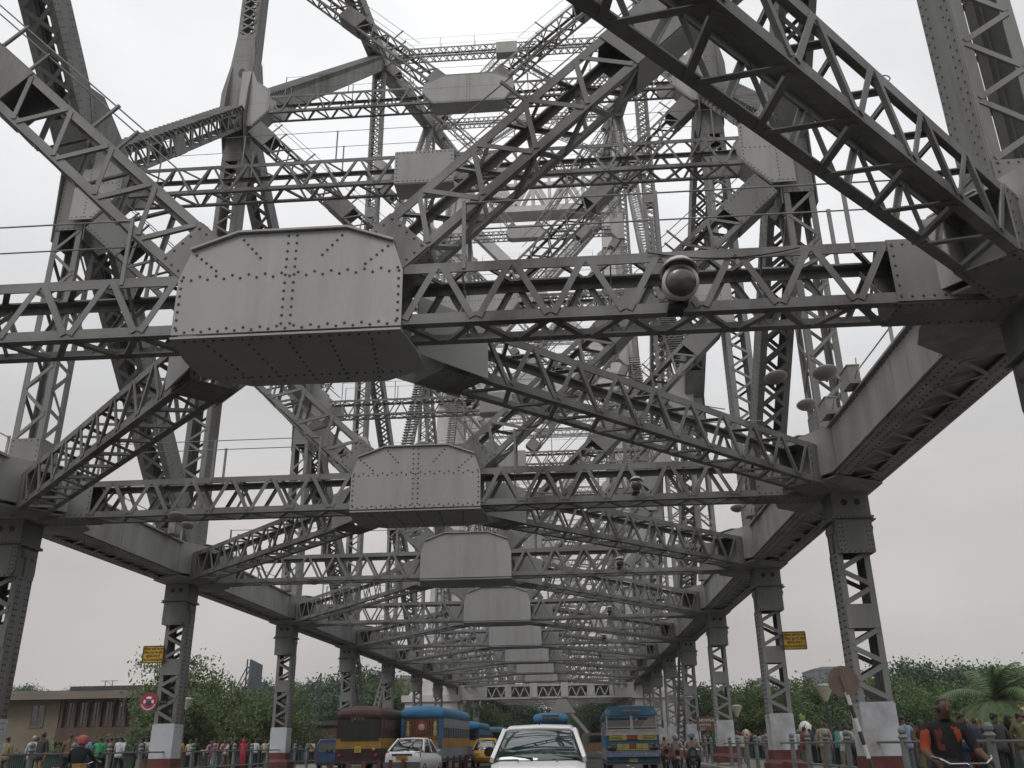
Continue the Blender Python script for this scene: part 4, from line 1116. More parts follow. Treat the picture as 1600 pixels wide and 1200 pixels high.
def body(kind, female=False):
    key = (kind, female)
    if key in PCACHE: return PCACHE[key]
    J = pose(kind); nodes = []; ix = {}; edges = []; zone = []
    def nd(k, p, rx, ry=None): ix[k] = len(nodes); nodes.append((V(p), rx, ry or rx))
    def ed(a, b, z): edges.append((ix[a], ix[b])); zone.append((nodes[ix[a]][0], nodes[ix[b]][0], z, (nodes[ix[a]][1]+nodes[ix[b]][1])/2))
    nd('pel', J['pel'], .155, .13); nd('sp', J['sp'], .15, .13); nd('ch', J['ch'], .165, .13); nd('nk', J['nk'], .066); nd('hd0', J['hd0'], .066, .075); nd('hd', J['hd'], .080, .098); nd('top', J['top'], .06, .07)
    ed('pel', 'sp', 'shirt'); ed('sp', 'ch', 'shirt'); ed('ch', 'nk', 'shirt'); ed('nk', 'hd0', 'skin'); ed('hd0', 'hd', 'skin'); ed('hd', 'top', 'hair')
    f = (J['top']-J['hd0']).normalized(); fr = V((0, -1, 0)); fr = (fr-f*fr.dot(f)).normalized()
    nose = J['hd']+fr*.098-f*.03; nd('nose', nose, .014); edges.append((ix['hd0'], ix['nose'])) if False else None
    nodes.pop(); ix.pop('nose')
    for t, s in (('l', -1), ('r', 1)):
        nd('sh'+t, J['sh'+t], .062, .066); nd('el'+t, J['el'+t], .046); nd('wr'+t, J['wr'+t], .027, .03)
        ed('ch', 'sh'+t, 'shirt'); ed('sh'+t, 'el'+t, 'shirt'); ed('el'+t, 'wr'+t, 'skin')
        d = (J['wr'+t]-J['el'+t]).normalized(); sd = d.cross(V((0, 1, 0)));
        sd = sd.normalized() if sd.length > .1 else V((1, 0, 0))
        lat = V((0, -1, 0)); lat = (lat-d*lat.dot(d)); lat = lat.normalized() if lat.length > .1 else V((0, 0, 1))
        pn = J['wr'+t]+d*.06; nd('pm'+t, pn, .018, .03); ed('wr'+t, 'pm'+t, 'skin')
        for q, (o_, l_) in enumerate(((-.028, .05), (-.009, .065), (.010, .062), (.028, .048))):
            a = pn+d*.035+lat*o_; b = a+d*l_+sd*.012*(-s); nd('f%d%s' % (q, t), a, .0085); nd('g%d%s' % (q, t), b, .0075)
            ed('pm'+t, 'f%d%s' % (q, t), 'skin'); ed('f%d%s' % (q, t), 'g%d%s' % (q, t), 'skin')
        a = pn-d*.01+lat*.04; nd('th'+t, a, .010); ed('pm'+t, 'th'+t, 'skin'); nd('ti'+t, a+d*.035+lat*.018, .009); ed('th'+t, 'ti'+t, 'skin')
        nd('hp'+t, J['hp'+t], .095, .10); nd('kn'+t, J['kn'+t], .066); nd('an'+t, J['an'+t], .042); nd('to'+t, J['to'+t], .035, .03)
        ed('pel', 'hp'+t, 'trousers'); ed('hp'+t, 'kn'+t, 'trousers'); ed('kn'+t, 'an'+t, 'trousers'); ed('an'+t, 'to'+t, 'shoe')
    me = skinned(nodes, edges, 2 if kind == 'cycle' else 1)
    zi = {'skin': 0, 'shirt': 1, 'trousers': 2, 'shoe': 3, 'hair': 4, 'print': 5, 'print2': 6}
    me.materials.clear()
    for _ in range(7 if kind == 'cycle' else 5): me.materials.append(darkm)
    idx = []
    hc = J['hd']
    for p in me.polygons:
        c = p.center; best = min(zone, key=lambda z: seg_d(c, z[0], z[1])-z[3]); k = best[2]
        if k in ('skin', 'hair') and (c-hc).length < .16:
            h = (c-hc).dot(f); b = (c-hc).dot(fr)
            k = 'hair' if (h > .04 or (b < .035 and h > -.065)) else 'skin'
        elif k == 'hair': k = 'hair'
        if k in ('shirt', 'trousers'):
            zc = (c-J['pel']).dot((J['sp']-J['pel']).normalized())
            if k == 'shirt' and zc < -.06: k = 'trousers' if kind in ('ride',) else 'shirt'
            if k == 'trousers' and zc > -.10 and kind != 'ride': k = 'shirt'
        if k == 'shirt' and kind != 'bend' and c.z > J['nk'].z+.015 and abs(c.x) < .10: k = 'skin'
        if kind == 'cycle' and k == 'shirt':
            if c.x < -.20 and c.z < 1.33: k = 'print'
            elif .06 < c.x+.1*(c.z-1.3) < .14 and 1.2 < c.z < 1.35 and c.y < -.08: k = 'print'
            elif -.13 < c.x < -.07 and 1.14 < c.z < 1.33 and c.y < -.08: k = 'print2'
        idx.append(zi[k])
    me.polygons.foreach_set('material_index', idx)
    PCACHE[key] = (me, J, f, fr); return PCACHE[key]
CM = {}
def cloth(col, name=None):
    k = tuple(round(c, 3) for c in col)
    if k not in CM: CM[k] = paint('cloth_%d' % len(CM), [c*.72 for c in col], .85, .32, 11., (c_ := [x*.35 for x in col]), .35)
    return CM[k]
skins = [paint('skin_%d' % i, c, .55, .06, 6.) for i, c in enumerate(((.16, .085, .055), (.22, .12, .08), (.11, .058, .038)))]
hairm = paint('black_hair', (.012, .011, .010), .5, .2, 20.)
hairg = paint('grey_hair', (.30, .29, .28), .6, .2, 20.)
WHITE = (.62, .62, .64); BLACK = (.02, .02, .022); NAVY = (.02, .025, .05); GREY = (.2, .2, .21); KHAKI = (.28, .22, .14)
def person(loc, rz, label, shirt, trousers, kind='stand', hair=None, extra=None, skin=0, h=1.0, wrap=None, group=None):
    me, J, f, fr = body(kind)
    o = bpy.data.objects.new('person', me); COL.objects.link(o); o.location = loc; o.rotation_euler = (0, 0, rz); o.scale = (h, h, h)
    ms = [skins[skin], cloth(shirt), cloth(trousers), darkm, hair or hairm]
    for i, m in enumerate(ms): o.material_slots[i].link = 'OBJECT'; o.material_slots[i].material = m
    tag(o, label, 'person', group)
    hd = J['hd']
    e = MB()
    for s in (-1, 1): e.lathe(hd+fr*.080+V((s*.031, 0, 0))-f*.005, fr, [(0, .007), (.003, .005), (.004, 0)], 6)
    # nose, brow and ears as one small face piece
    n = MB(); n.prism([tuple(hd+fr*.085+f*.01), tuple(hd+fr*.112-f*.035+V((-.014, 0, 0))), tuple(hd+fr*.112-f*.035+V((.014, 0, 0)))], tuple(-fr*.03))
    n.build('nose', skins[skin], o)
    x = MB()
    x.bar(hd+fr*.092-f*.062+V((-.022, 0, 0)), hd+fr*.092-f*.062+V((.022, 0, 0)), .008, .008); x.build('mouth', cloth((.12, .04, .035)), o)
    e.build('eyes', blackm, o)
    for s in (-1, 1):
        q = MB(); q.lathe(hd+V((s*.072, 0, 0))-f*.01, (s, 0, 0), [(0, .026), (.012, .02), (.016, 0)], 8); q.build('ear', skins[skin], o)
    if wrap == 'sari' or wrap == 'robe' or wrap == 'lungi':
        zt = {'sari': 1.02, 'robe': 1.2, 'lungi': .98}[wrap]; zb0 = .48 if wrap == 'lungi' else .08
        w = MB(); n_ = 18; secs = []
        for k, (z, r) in enumerate(((zt, .165), (.9, .19), (.6, .185), (.3, .20), (zb0, .215)) if wrap != 'lungi' else ((zt, .165), (.9, .185), (.7, .18), (zb0, .19))):
            secs.append([((r+.012*math.sin(a*5+k))*math.cos(a), (r*.8+.012*math.sin(a*5+k))*math.sin(a), z) for a in [2*PI*i/n_ for i in range(n_)]])
        w.loft(secs); w.build('skirt', cloth(trousers), o, smooth=True)
    if kind in ('stand', 'walk', 'phone', 'carry', 'cycle') and wrap is None:
        w = MB(); n_ = 16
        w.loft([[((r+.008*math.sin(a*4+z*9))*math.cos(a), (r*.82+.008*math.sin(a*3))*math.sin(a), z) for a in [2*PI*i/n_ for i in range(n_)]] for z, r in ((1.04, .155), (.95, .178), (.84, .192))])
        w.build('shirt_hem', cloth(shirt), o, smooth=True)
    if extra == 'scarf':
        w = MB(); w.lathe(hd-f*.12, f, [(0, .11), (.06, .10), (.12, .104), (.18, .095), (.225, .05), (.235, 0)], 16)
        # opened at the face by moving it back
        q = w.build('headscarf', cloth(shirt), o, smooth=True); q.location = tuple(-fr*.03)
    if extra == 'helmet' or isinstance(extra, tuple):
        col = extra[1] if isinstance(extra, tuple) else (.4, .4, .42)
        w = MB(); w.lathe(hd-f*.075-fr*.012, f, [(0, .115), (.05, .132), (.11, .135), (.16, .115), (.195, .07), (.205, 0)], 18)
        w.build('helmet', cloth(col), o, smooth=True)
    if extra == 'bag':
        w = MB(); w.box(-.16, .16, .16, .27, .98, 1.32); w.box(-.1, .1, .27, .31, 1.02, 1.2); w.build('backpack', cloth(BLACK), o)
    if extra == 'sling':
        w = MB(); w.bar((.16, -.13, 1.40), (-.2, -.13, 1.0), .04, .01, (0, 1, 0)); w.build('strap', cloth(BLACK), o)
    return o
def onpath(px, top, hgt=1.66, zf=ZF):
    p = at(px, top, 'z', zf+hgt); return V((p.x, p.y, zf))
def clampx(p, lo=12.7, hi=16.1):
    """keep the same line of sight but stay on the footway"""
    s = 1 if p.x > 0 else -1; x = abs(p.x)
    if lo <= x <= hi: return p
    x2 = min(max(x, lo), hi)*s; k = (x2-CAM.x)/(p.x-CAM.x); return V((x2, p.y*k, p.z))
def ped(px, top, label, shirt, trousers, face=0., **kw):
    h = kw.pop('h', 1.0); p = clampx(onpath(px, top, 1.66*h))
    return person(p, face, label, shirt, trousers, h=h, **kw)
AW = PI      # seen from behind
ped(12, 1158, 'person in olive shirt at the far left behind the railing', (.30, .25, .13), GREY, AW, h=.98)
ped(55, 1149, 'person with grey hair and white shirt, back turned, left of the lilac shirt', (.55, .56, .60), BLACK, AW, hair=hairg)
ped(66, 1153, 'person in lilac shirt leaning on the left railing', (.45, .34, .46), GREY, .6, kind='lean')
ped(133, 1155, 'person in pale grey shirt behind the rider with the pink helmet', (.35, .37, .40), NAVY, AW-.3)
ped(124, 1160, 'person in blue top just right of the pink helmet', (.12, .25, .45), GREY, 2.6, skin=2, h=.97)
ped(157, 1158, 'person in bright green shirt with a raised hand', (.05, .38, .17), BLACK, AW+.4, kind='phone')
ped(174, 1155, 'person in dark maroon shirt between green and white shirts', (.07, .03, .03), BLACK, AW)
ped(190, 1150, 'person in bright white shirt and black trousers walking away', (.62, .64, .70), BLACK, AW, kind='walk')
ped(219, 1162, 'person in dark clothes just left of the post with the red sign', (.04, .045, .04), BLACK, AW)
ped(281, 1160, 'person in yellow sari with a white head cover beside the post', (.45, .28, .05), (.34, .19, .04), AW+.2, wrap='sari', hair=hairg)
ped(297, 1166, 'person in cream and grey top right of the yellow sari', (.42, .40, .34), BLACK, AW, kind='walk', h=.97)
ped(313, 1168, 'person in beige bending forward over something', (.36, .30, .24), (.45, .40, .32), 1.3, kind='bend', h=1.)
ped(306, 1164, 'person in dark top between the cream top and the coral kurta', BLACK, NAVY, AW, skin=2)
ped(336, 1156, 'person in coral kurta and white trousers walking away', (.60, .14, .13), WHITE, AW, kind='walk')
ped(353, 1163, 'person in pale pink shirt right of the coral kurta', (.50, .30, .32), GREY, .2, kind='lean', h=1.03)
ped(366, 1163, 'person in dark shirt between the pink shirt and the red dress', (.03, .03, .035), BLACK, AW, skin=2)
ped(381, 1162, 'person in red dress with a headscarf', (.50, .04, .07), (.45, .04, .07), AW, wrap='sari', extra='scarf')
ped(390, 1164, 'person in black beside the red dress', (.02, .02, .02), BLACK, AW, skin=2)
ped(400, 1160, 'person in white shirt left of the fourth post', (.60, .62, .66), NAVY, AW)
ped(420, 1166, 'person in khaki top half hidden by the fourth post', KHAKI, GREY, 2.5)
ped(463, 1164, 'person in dark blue shirt leaning on the rail before the brick shed', (.06, .07, .12), BLACK, .3, kind='lean', h=1.05)
ped(488, 1158, 'person in cream shirt walking away before the brick shed', (.55, .42, .25), BLACK, AW, kind='walk')
ped(503, 1160, 'person in white clothes beside the blue van', (.6, .6, .62), WHITE, AW, hair=hairg)
# right footway
ped(1100, 1156, 'porter in grey shirt carrying a cream and blue bundle', (.28, .30, .33), GREY, 0, kind='carry', h=.97)
ped(1118, 1152, 'person with grey shirt and dark bag on the head, right of the porter', (.30, .31, .33), BLACK, 0, kind='carry', h=.95)
ped(1150, 1136, 'person in light blue shirt standing beside the third right post', (.25, .33, .45), NAVY, .5)
ped(1167, 1150, 'porter in pink shirt carrying a round white bundle on the head', (.42, .16, .19), GREY, 0, kind='carry')
ped(1178, 1146, 'person in dark shirt left of the mint shirt', (.04, .045, .05), (.07, .03, .03), AW, kind='lean', h=1.05)
ped(1188, 1146, 'person in mint green shirt, back turned', (.28, .48, .40), BLACK, AW)
ped(1206, 1151, 'person in orange shirt left of the second right post', (.55, .27, .16), BLACK, AW, kind='walk')
ped(1246, 1144, 'person with grey hair and white shirt right of the second right post', (.50, .50, .52), KHAKI, 0, hair=hairg)
ped(1264, 1138, 'porter in dark blue carrying a big white sack with green leaves', (.05, .055, .08), BLACK, AW, kind='carry', h=.99)
ped(1274, 1148, 'person in green checked shirt behind the porter', (.13, .24, .15), BLACK, AW)
ped(1293, 1140, 'person in black with an orange head cover facing the camera', (.03, .03, .035), (.15, .2, .25), 0, extra='scarf', skin=1, wrap='robe')
ped(1320, 1140, 'person in pale yellow shirt standing by the slanting pole', (.52, .45, .18), BLACK, AW)
ped(1329, 1147, 'person in dark red shirt just behind the yellow shirt', (.14, .05, .045), BLACK, AW+.4, skin=2)
ped(1412, 1134, 'old person with white hair in a long white kurta behind the railing', (.62, .58, .52), (.6, .57, .5), 0, hair=hairg, wrap='sari')
ped(1423, 1131, 'person in grey shirt behind the white kurta, elbow raised', (.22, .20, .22), GREY, -.6, kind='phone', skin=2)
ped(1508, 1124, 'person in white shirt with a black shoulder strap and red lungi', (.60, .60, .62), (.16, .03, .035), .3, wrap='lungi', extra='sling', skin=1)
ped(1500, 1136, 'person in striped top and maroon shorts seated behind the cyclist', (.30, .27, .26), (.17, .05, .05), .5, kind='lean')
ped(1522, 1122, 'person in dark blue shirt with a hand at the face near the palm', (.05, .05, .09), BLACK, .6, kind='phone', skin=1)
ped(1563, 1134, 'person in a black hooded robe at the right by the teal parapet', (.03, .028, .03), BLACK, .3, kind='lean', extra='scarf', h=1.06)
ped(1597, 1118, 'person in white shirt cut by the right edge of the picture', (.55, .56, .60), (.2, .12, .1), AW, h=1.02)
cols = [('mustard', (.45, .30, .06)), ('sky blue', (.22, .36, .55)), ('dark green', (.04, .12, .06)), ('brown', (.18, .10, .06)), ('purple', (.20, .08, .25)), ('pale grey', (.45, .45, .46)), ('navy blue', (.03, .04, .10)), ('beige', (.45, .38, .28)), ('rust red', (.30, .09, .05)), ('turquoise', (.10, .35, .36)), ('ivory', (.58, .54, .44)), ('charcoal', (.05, .05, .055)), ('rose', (.50, .22, .28)), ('light blue', (.35, .45, .60)), ('olive green', (.16, .17, .07)), ('chalk white', (.62, .62, .62))]
rr = random.Random(21)
for side, spots in (('left', ((28, 43), (38, 30), (84, 38), (95, 44), (112, 52), (146, 40), (205, 34), (212, 46), (231, 40), (263, 44), (322, 60), (345, 70), (408, 66), (430, 58), (446, 72), (475, 76))), ('right', ((1088, 62), (1108, 50), (1125, 56), (1158, 44), (1196, 38), (1212, 48), (1255, 36), (1283, 30), (1304, 36), (1312, 28), (1336, 34), (1404, 26), (1432, 24), (1492, 22), (1542, 20), (1578, 24)))):
    order = [0, 1, 2, 4, 5, 7, 8, 9, 10, 12]; rr.shuffle(order); rank = sorted(range(16), key=lambda q: spots[q][1]); mut = [11, 6, 3, 14, 13, 15]; full = mut+order; order = [full[rank.index(q)] for q in range(16)]
    for (px, d), ci in zip(spots, order):
        nm, c = cols[ci]; x = CAM.x+(px-914)*d/1504.; sgn = 1 if side == 'right' else -1
        lim = min(max(abs(x), 12.8), 16.0)*sgn; y_ = d if abs(x-lim) < .01 else d*(lim-CAM.x)/(x-CAM.x)
        person((lim, y_, ZF), rr.choice((AW, AW+.5, AW-.6, .2, -.4)), 'person in %s top among the %s footway crowd' % (nm, side), c, rr.choice((BLACK, NAVY, GREY, KHAKI)), kind=rr.choice(('stand', 'walk', 'lean', 'walk', 'phone')), skin=rr.randint(0, 2), h=rr.uniform(.95, 1.05))
# loads carried on heads
def sack(px, top, hgt, r, label, m=sackm, leaves=False):
    p = at(px, top, 'z', ZF+hgt); s = 1 if p.x > 0 else -1
    q = clampx(V((p.x, p.y, ZF))); k = (q.x-CAM.x)/(p.x-CAM.x); q.z = CAM.z+(p.z-CAM.z)*k
    mb = MB(); n = 16; secs = []
    for z, rr in ((-1, .35), (-.8, .75), (-.3, 1.), (.3, .95), (.75, .6), (1, .18)):
        secs.append([(r*rr*math.cos(a)*(1+.10*math.sin(3*a+z*4)+.05*math.sin(7*a-z*9)), r*rr*.8*math.sin(a)*(1+.07*math.sin(4*a)), z*r*.95+.06*r*math.sin(2*a+1)) for a in [2*PI*i/n for i in range(n)]])
    mb.loft(secs); o = mb.build('sack', m, smooth=True); o.location = q
    tag(o, label, 'sack')
    return q
qs = sack(1258, 1137, 1.86, .34, 'big white sack carried on a head behind the right railing')
mb = MB()
for k in range(7):
    a = k*.9; d = V((math.cos(a)*.5, math.sin(a)*.3, 1)).normalized(); b = qs+V((-.1, 0, .3)); s = d.cross(V((0, 1, 0))).normalized()*.055; l = .35+.1*(k % 3)
    n0 = len(mb.v); mb.v += [tuple(b-s*.4), tuple(b+d*l*.5-s), tuple(b+d*l+V((.05, 0, -.05))), tuple(b+d*l*.5+s), tuple(b+s*.4)]; mb.quad(n0, n0+1, n0+2, n0+3, n0+4)
tag(mb.build('leafy_shoots', leafmat('shoot', (.20, .34, .08), (.30, .46, .14))), 'pale green leafy shoots sticking out of the white sack', 'plant')
sack(1166, 1147, 1.80, .33, 'round white bundle on a head between two right posts', paint('cream_bundle', (.55, .48, .38), .85, .25, 4., (.5, .25, .08), .5))
sack(1103, 1152, 1.76, .34, 'cream cloth bundle carried left of the third right post', paint('beige_bundle', (.42, .34, .26), .85, .15, 4.))
sack(1099, 1146, 1.95, .24, 'small blue bundle on top of the cream bundle', paint('blue_bundle', (.16, .24, .38), .8, .2, 6.))
sack(1118, 1151, 1.74, .22, 'dark bag carried on a head right of the cream bundle', blackm)

# ------------------------------------------------------------------ two wheelers
def wheel(parent, c, r, w, ax=(1, 0, 0), spokes=False, name='wheel', rim=None):
    mb = MB(); a = V(ax).normalized(); c = V(c)
    if spokes:
        mb.lathe(c-a*w/2, a, [(0, r*.94), (w*.15, r), (w*.85, r), (w, r*.94), (w*.8, r*.9), (w*.2, r*.9), (0, r*.94)], 24)
    else:
        mb.lathe(c-a*w/2, a, [(0, 0), (0, r*.6), (.01, r*.9), (w*.2, r), (w*.8, r), (w-.01, r*.9), (w, r*.6), (w, 0)], 22)
    o = mb.build(name, blackm, parent)
    m2 = MB()
    if spokes:
        m2.cyl(c-a*.03, c+a*.03, .03, .03, 8); pp = a.orthogonal().normalized(); qq = a.cross(pp)
        for k in range(14): t = 2*PI*k/14; m2.cyl(c, c+(pp*math.cos(t)+qq*math.sin(t))*r*.92, .004, .004, 4)
    else: m2.lathe(c-a*(w/2+.012), a, [(0, 0), (0, r*.52), (.02, r*.6), (w+.004, r*.6), (w+.024, r*.52), (w+.024, 0)], 18)
    m2.build('rim', rim or chrome, o); return o
def motorbike(loc, rz, label, col, group='motorcycles riding in the traffic'):
    o = thing('motorcycle', loc, label, 'motorcycle', rz, group)
    c = paint('bike_'+label[:9].replace(' ', '_'), col, .35, .1, 4.)
    wheel(o, (0, -.62, .30), .30, .11); wheel(o, (0, .62, .30), .30, .12)
    mb = MB(); mb.loft([[(-.10*s_, y, z0), (.10*s_, y, z0), (.13*s_, y, (z0+z1)/2), (.08*s_, y, z1), (-.08*s_, y, z1), (-.13*s_, y, (z0+z1)/2)] for y, z0, z1, s_ in ((-.42, .62, .80, .5), (-.3, .55, .92, 1.1), (-.1, .52, .90, 1.15), (.1, .50, .78, .9), (.5, .55, .80, .8), (.72, .66, .80, .4))])
    mb.build('fuel_tank', c, o, smooth=True)
    mb = MB(); mb.loft([[(-.12, y, z), (.12, y, z), (.10, y, z+.07), (-.10, y, z+.07)] for y, z in ((-.02, .78), (.3, .77), (.66, .82))]); mb.build('seat', blackm, o)
    mb = MB(); mb.bar((0, -.62, .3), (0, -.42, .85), .14, .05); mb.bar((0, .62, .3), (0, .2, .45), .16, .05); mb.box(-.13, .13, -.2, .2, .25, .52); mb.cyl((.16, .1, .3), (.17, .75, .36), .045, .05, 8); mb.build('frame', darkm, o)
    mb = MB(); mb.tube([(-.36, -.30, .97), (-.16, -.40, .98), (0, -.42, .92), (.16, -.40, .98), (.36, -.30, .97)], .014, 6); mb.cyl((-.38, -.28, .97), (-.27, -.34, .975), .02, .02, 8); mb.cyl((.27, -.34, .975), (.38, -.28, .97), .02, .02, 8); mb.build('handlebar', chrome, o)
    mb = MB(); mb.lathe((0, -.46, .84), (0, -1, 0), [(0, .06), (.04, .10), (.1, .105), (.1, 0)], 14); mb.build('headlight', glassd, o)
    mb = MB(); mb.prism([(-.07, -.93, .58), (.07, -.93, .58), (.09, -.62, .66), (-.09, -.62, .66)], (0, 0, .02)); mb.prism([(-.15, -.5, .55), (.15, -.5, .55), (.17, -.5, .95), (0, -.5, 1.08), (-.17, -.5, .95)], (0, .03, 0)); mb.build('fairing', c, o)
    for s in (-1, 1):
        mb = MB(); mb.cyl((s*.26, -.36, .98), (s*.30, -.34, 1.12), .006, .006, 5); mb.lathe((s*.31, -.36, 1.15), (0, 1, 0), [(0, .045), (.012, .045), (.012, 0)], 10); mb.build('mirror', darkm, o)
    return o
def rider_on(x, y, rz, label, shirt, trousers, col, mlab, **kw):
    motorbike((x, y, ZR), rz, mlab, col)
    person((x, y, ZR), rz, label, shirt, trousers, kind='ride', **kw)
rider_on(8.27, 35.5, -.1, 'rider in cream shirt with grey helmet on the black motorcycle', (.42, .33, .27), BLACK, (.03, .03, .03), 'black motorcycle nearest of those coming along the right', extra=('h', (.33, .34, .37)), skin=2)
rider_on(8.25, 41.5, 0., 'rider in pale blouse with silver helmet on the pink scooter', (.40, .35, .36), (.30, .14, .15), (.34, .15, .15), 'pink scooter just beyond the black motorcycle', extra=('h', (.45, .48, .55)), skin=2)
rider_on(8.4, 49, .05, 'rider in peach shirt farthest on the right, beside the bus', (.50, .32, .26), (.2, .14, .1), (.18, .07, .05), 'dark red motorcycle beside the blue fronted bus', skin=2)
rider_on(-7.43, 21.8, PI+.05, 'rider in black with a pink helmet, seen from behind', (.012, .012, .015), BLACK, (.04, .04, .05), 'dark motorcycle under the rider with the pink helmet', extra=('h', (.62, .16, .17)))
mb = MB(); mb.box(-.10, .10, -.14, .14, 0, .30); mb.box(-.11, .11, -.15, .15, .30, .33)
o = mb.build('pannier_bag', paint('tan_bag', (.45, .30, .12), .7, .1, 5.)); o.location = (-7.22, 21.45, .92); tag(o, 'tan box bag hanging beside the rider with the pink helmet', 'bag')
mb = MB(); mb.box(-.09, .09, -.12, .12, 0, .25); mb.box(-.1, .1, -.13, .13, .25, .28)
o = mb.build('pannier_bag', paint('orange_bag', (.50, .17, .06), .7, .1, 5.)); o.location = (-7.70, 21.45, .90); tag(o, 'orange bag on the left of the rider with the pink helmet', 'bag')
# cyclist at the right
cp = at(1463, 1090, 'y', 10.6)
bx, by = cp.x, 10.6; zh = cp.z-1.655
o = thing('bicycle', (bx, by, ZR), 'bicycle with a white curved handlebar under the person in black', 'bicycle', .05)
wheel(o, (0, -.75, .34), .34, .04, spokes=True); wheel(o, (0, .42, .34), .34, .04, spokes=True)
mb = MB()
hb = 1.30-ZR+.16
for a, b, r in (((0, -.75, .34), (0, -.52, .95), .018), ((0, -.54, .92), (0, .1, .9), .016), ((0, -.55, .86), (0, -.05, .34), .018), ((0, -.05, .34), (0, .15, .95), .016), ((0, .42, .34), (0, .1, .85), .01), ((0, .42, .34), (0, -.05, .34), .01)): mb.cyl(a, b, r, r, 8)
mb.build('frame', darkm, o)
mb = MB(); zq = zh-ZR+1.0
mb.cyl((0, -.52, .95), (0, -.46, zq), .014, .014, 8)
mb.tube([(-.30, -.34, zq+.07), (-.26, -.44, zq+.05), (-.18, -.48, zq), (0, -.47, zq), (.18, -.48, zq), (.26, -.44, zq+.05), (.30, -.34, zq+.07)], .012, 8); mb.build('handlebar', chrome, o)
mb = MB(); mb.loft([[(-w_, y_, .95), (w_, y_, .95), (w_*.8, y_, 1.0), (-w_*.8, y_, 1.0)] for y_, w_ in ((.0, .03), (.15, .09), (.3, .1))]); mb.build('saddle', blackm, o)
cyc = person((bx, by, zh), .05, 'cyclist in black T-shirt with orange patches, gripping a white handlebar', (.018, .016, .018), BLACK, kind='cycle', skin=2)
for i, m in ((5, paint('orange_print', (.30, .05, .015), .85, .25, 12.)), (6, paint('dark_red_print', (.12, .025, .025), .85, .3, 12.))):
    cyc.material_slots[i].link = 'OBJECT'; cyc.material_slots[i].material = m

# ------------------------------------------------------------------ vehicles
def section(hw, z0, z1, r=.18, hr=None):
    """bus cross section: half width, floor, roof with rounded shoulders"""
    pts = [(-hw, z0), (-hw, z1-r*1.3)]
    for k in range(1, 6): t = k/6*PI/2; pts.append((-hw+r*1.6*(1-math.cos(t)), z1-r*1.3+r*1.3*math.sin(t)))
    pts.append((-hw*.4, z1+.06)); pts.append((hw*.4, z1+.06))
    for k in range(5, 0, -1): t = k/6*PI/2; pts.append((hw-r*1.6*(1-math.cos(t)), z1-r*1.3+r*1.3*math.sin(t)))
    pts += [(hw, z1-r*1.3), (hw, z0)]
    return pts
def bus(loc, rz, label, L, w, H, lower, belt, upper, roof, style, sub='bus'):
    """rear (or painted front) faces -y; z = 0 road"""
    o = thing('bus', loc, label, 'bus', rz); hw = w/2; zb0 = .45; z1 = 1.15; z2 = 1.62; z3 = H-.55
    def slab(y0, y1, za, zc, m, name, grow=0.): 
        mb = MB(); mb.loft([[(-hw-grow, y, za), (hw+grow, y, za), (hw+grow, y, zc), (-hw-grow, y, zc)] for y in (y0, y1)]); return mb.build(name, m, o)
    slab(0, L, zb0, z1, lower, 'lower_body'); slab(-.01, L+.01, z1, z2, belt, 'belt_panel', .01)
    slab(.06, L-.06, z2, z3, darkm, 'window_band', -.03)
    # pillars and roller shutters on both sides
    n = int(L/.75)
    for s in (-1, 1):
        mb = MB()
        for k in range(n+1): y = L*k/n; mb.box(min(s*(hw-.06), s*(hw+.005)), max(s*(hw-.06), s*(hw+.005)), max(0, y-.05), min(L, y+.05), z2, z3)
        mb.box(min(s*(hw-.04), s*hw), max(s*(hw-.04), s*hw), 0, L, z2+(z3-z2)*.52, z3)
        mb.build('side_window_frame', upper, o)
    rs = section(hw, z3, H); mb = MB()
    mb.loft([[(x*k, y, z3+(z-z3)*q) for x, z in rs] for y, k, q in ((-.06, .97, .62), (.02, 1.01, .92), (.35, 1.01, 1.), (L-.35, 1.01, 1.), (L, 1.0, .9), (L+.05, .96, .6))])
    mb.build('roof', roof, o, smooth=True)
    for s in (-1, 1):
        for y in (L*.2, L*.8):
            wheel(o, (s*(hw-.14), y, .47), .47, .26, rim=darkm)
    slab(-.04, L+.04, .5, .62, darkm, 'bumper', .02)
    return o, hw, z1, z2, z3
# maroon bus, seen from behind
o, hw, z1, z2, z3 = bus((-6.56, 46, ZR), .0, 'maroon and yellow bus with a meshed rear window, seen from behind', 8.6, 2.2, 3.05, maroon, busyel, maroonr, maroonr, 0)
mb = MB(); mb.box(-hw, hw, -.02, .0, z2, z3+.1); mb.build('rear_panel', maroon, o)
mb = MB(); mb.prism([(-hw+.22, -.05, 1.52), (hw-.10, -.05, 1.52), (hw-.10, -.05, 2.75), (-hw+.14, -.05, 2.75)], (0, .03, 0)); mb.build('rear_mesh', meshm, o)
mb = MB()
for k in range(28): x = -hw+.24+k*(2*hw-.4)/27; mb.box(x-.008, x+.008, -.06, -.052, 1.55, 2.7)
mb.build('mesh_bars', darkm, o)
text('JAYA', .24, paint('worn_white', (.17, .17, .15), .7, .2, 5.), o, (-.05, -.07, 2.5), sx=1.3)
mb = MB(); mb.box(-.16, .16, -.07, -.03, .98, 1.26); mb.build('number_plate', signyel, o)
text('WB 11', .09, ink, o, (0, -.075, 1.16)); text('3507', .10, ink, o, (0, -.075, 1.06))
mb = MB(); mb.lathe((hw-.32, -.03, 1.12), (0, -1, 0), [(0, .07), (.03, .07), (.05, .04), (.055, 0)], 12); mb.build('rear_lamp', lampred, o)
for s in (-1, 1):
    mb = MB(); mb.lathe((s*(hw-.2), -.03, .85), (0, -1, 0), [(0, .07), (.03, .07), (.05, .04), (.055, 0)], 12); mb.build('rear_lamp', tail, o)
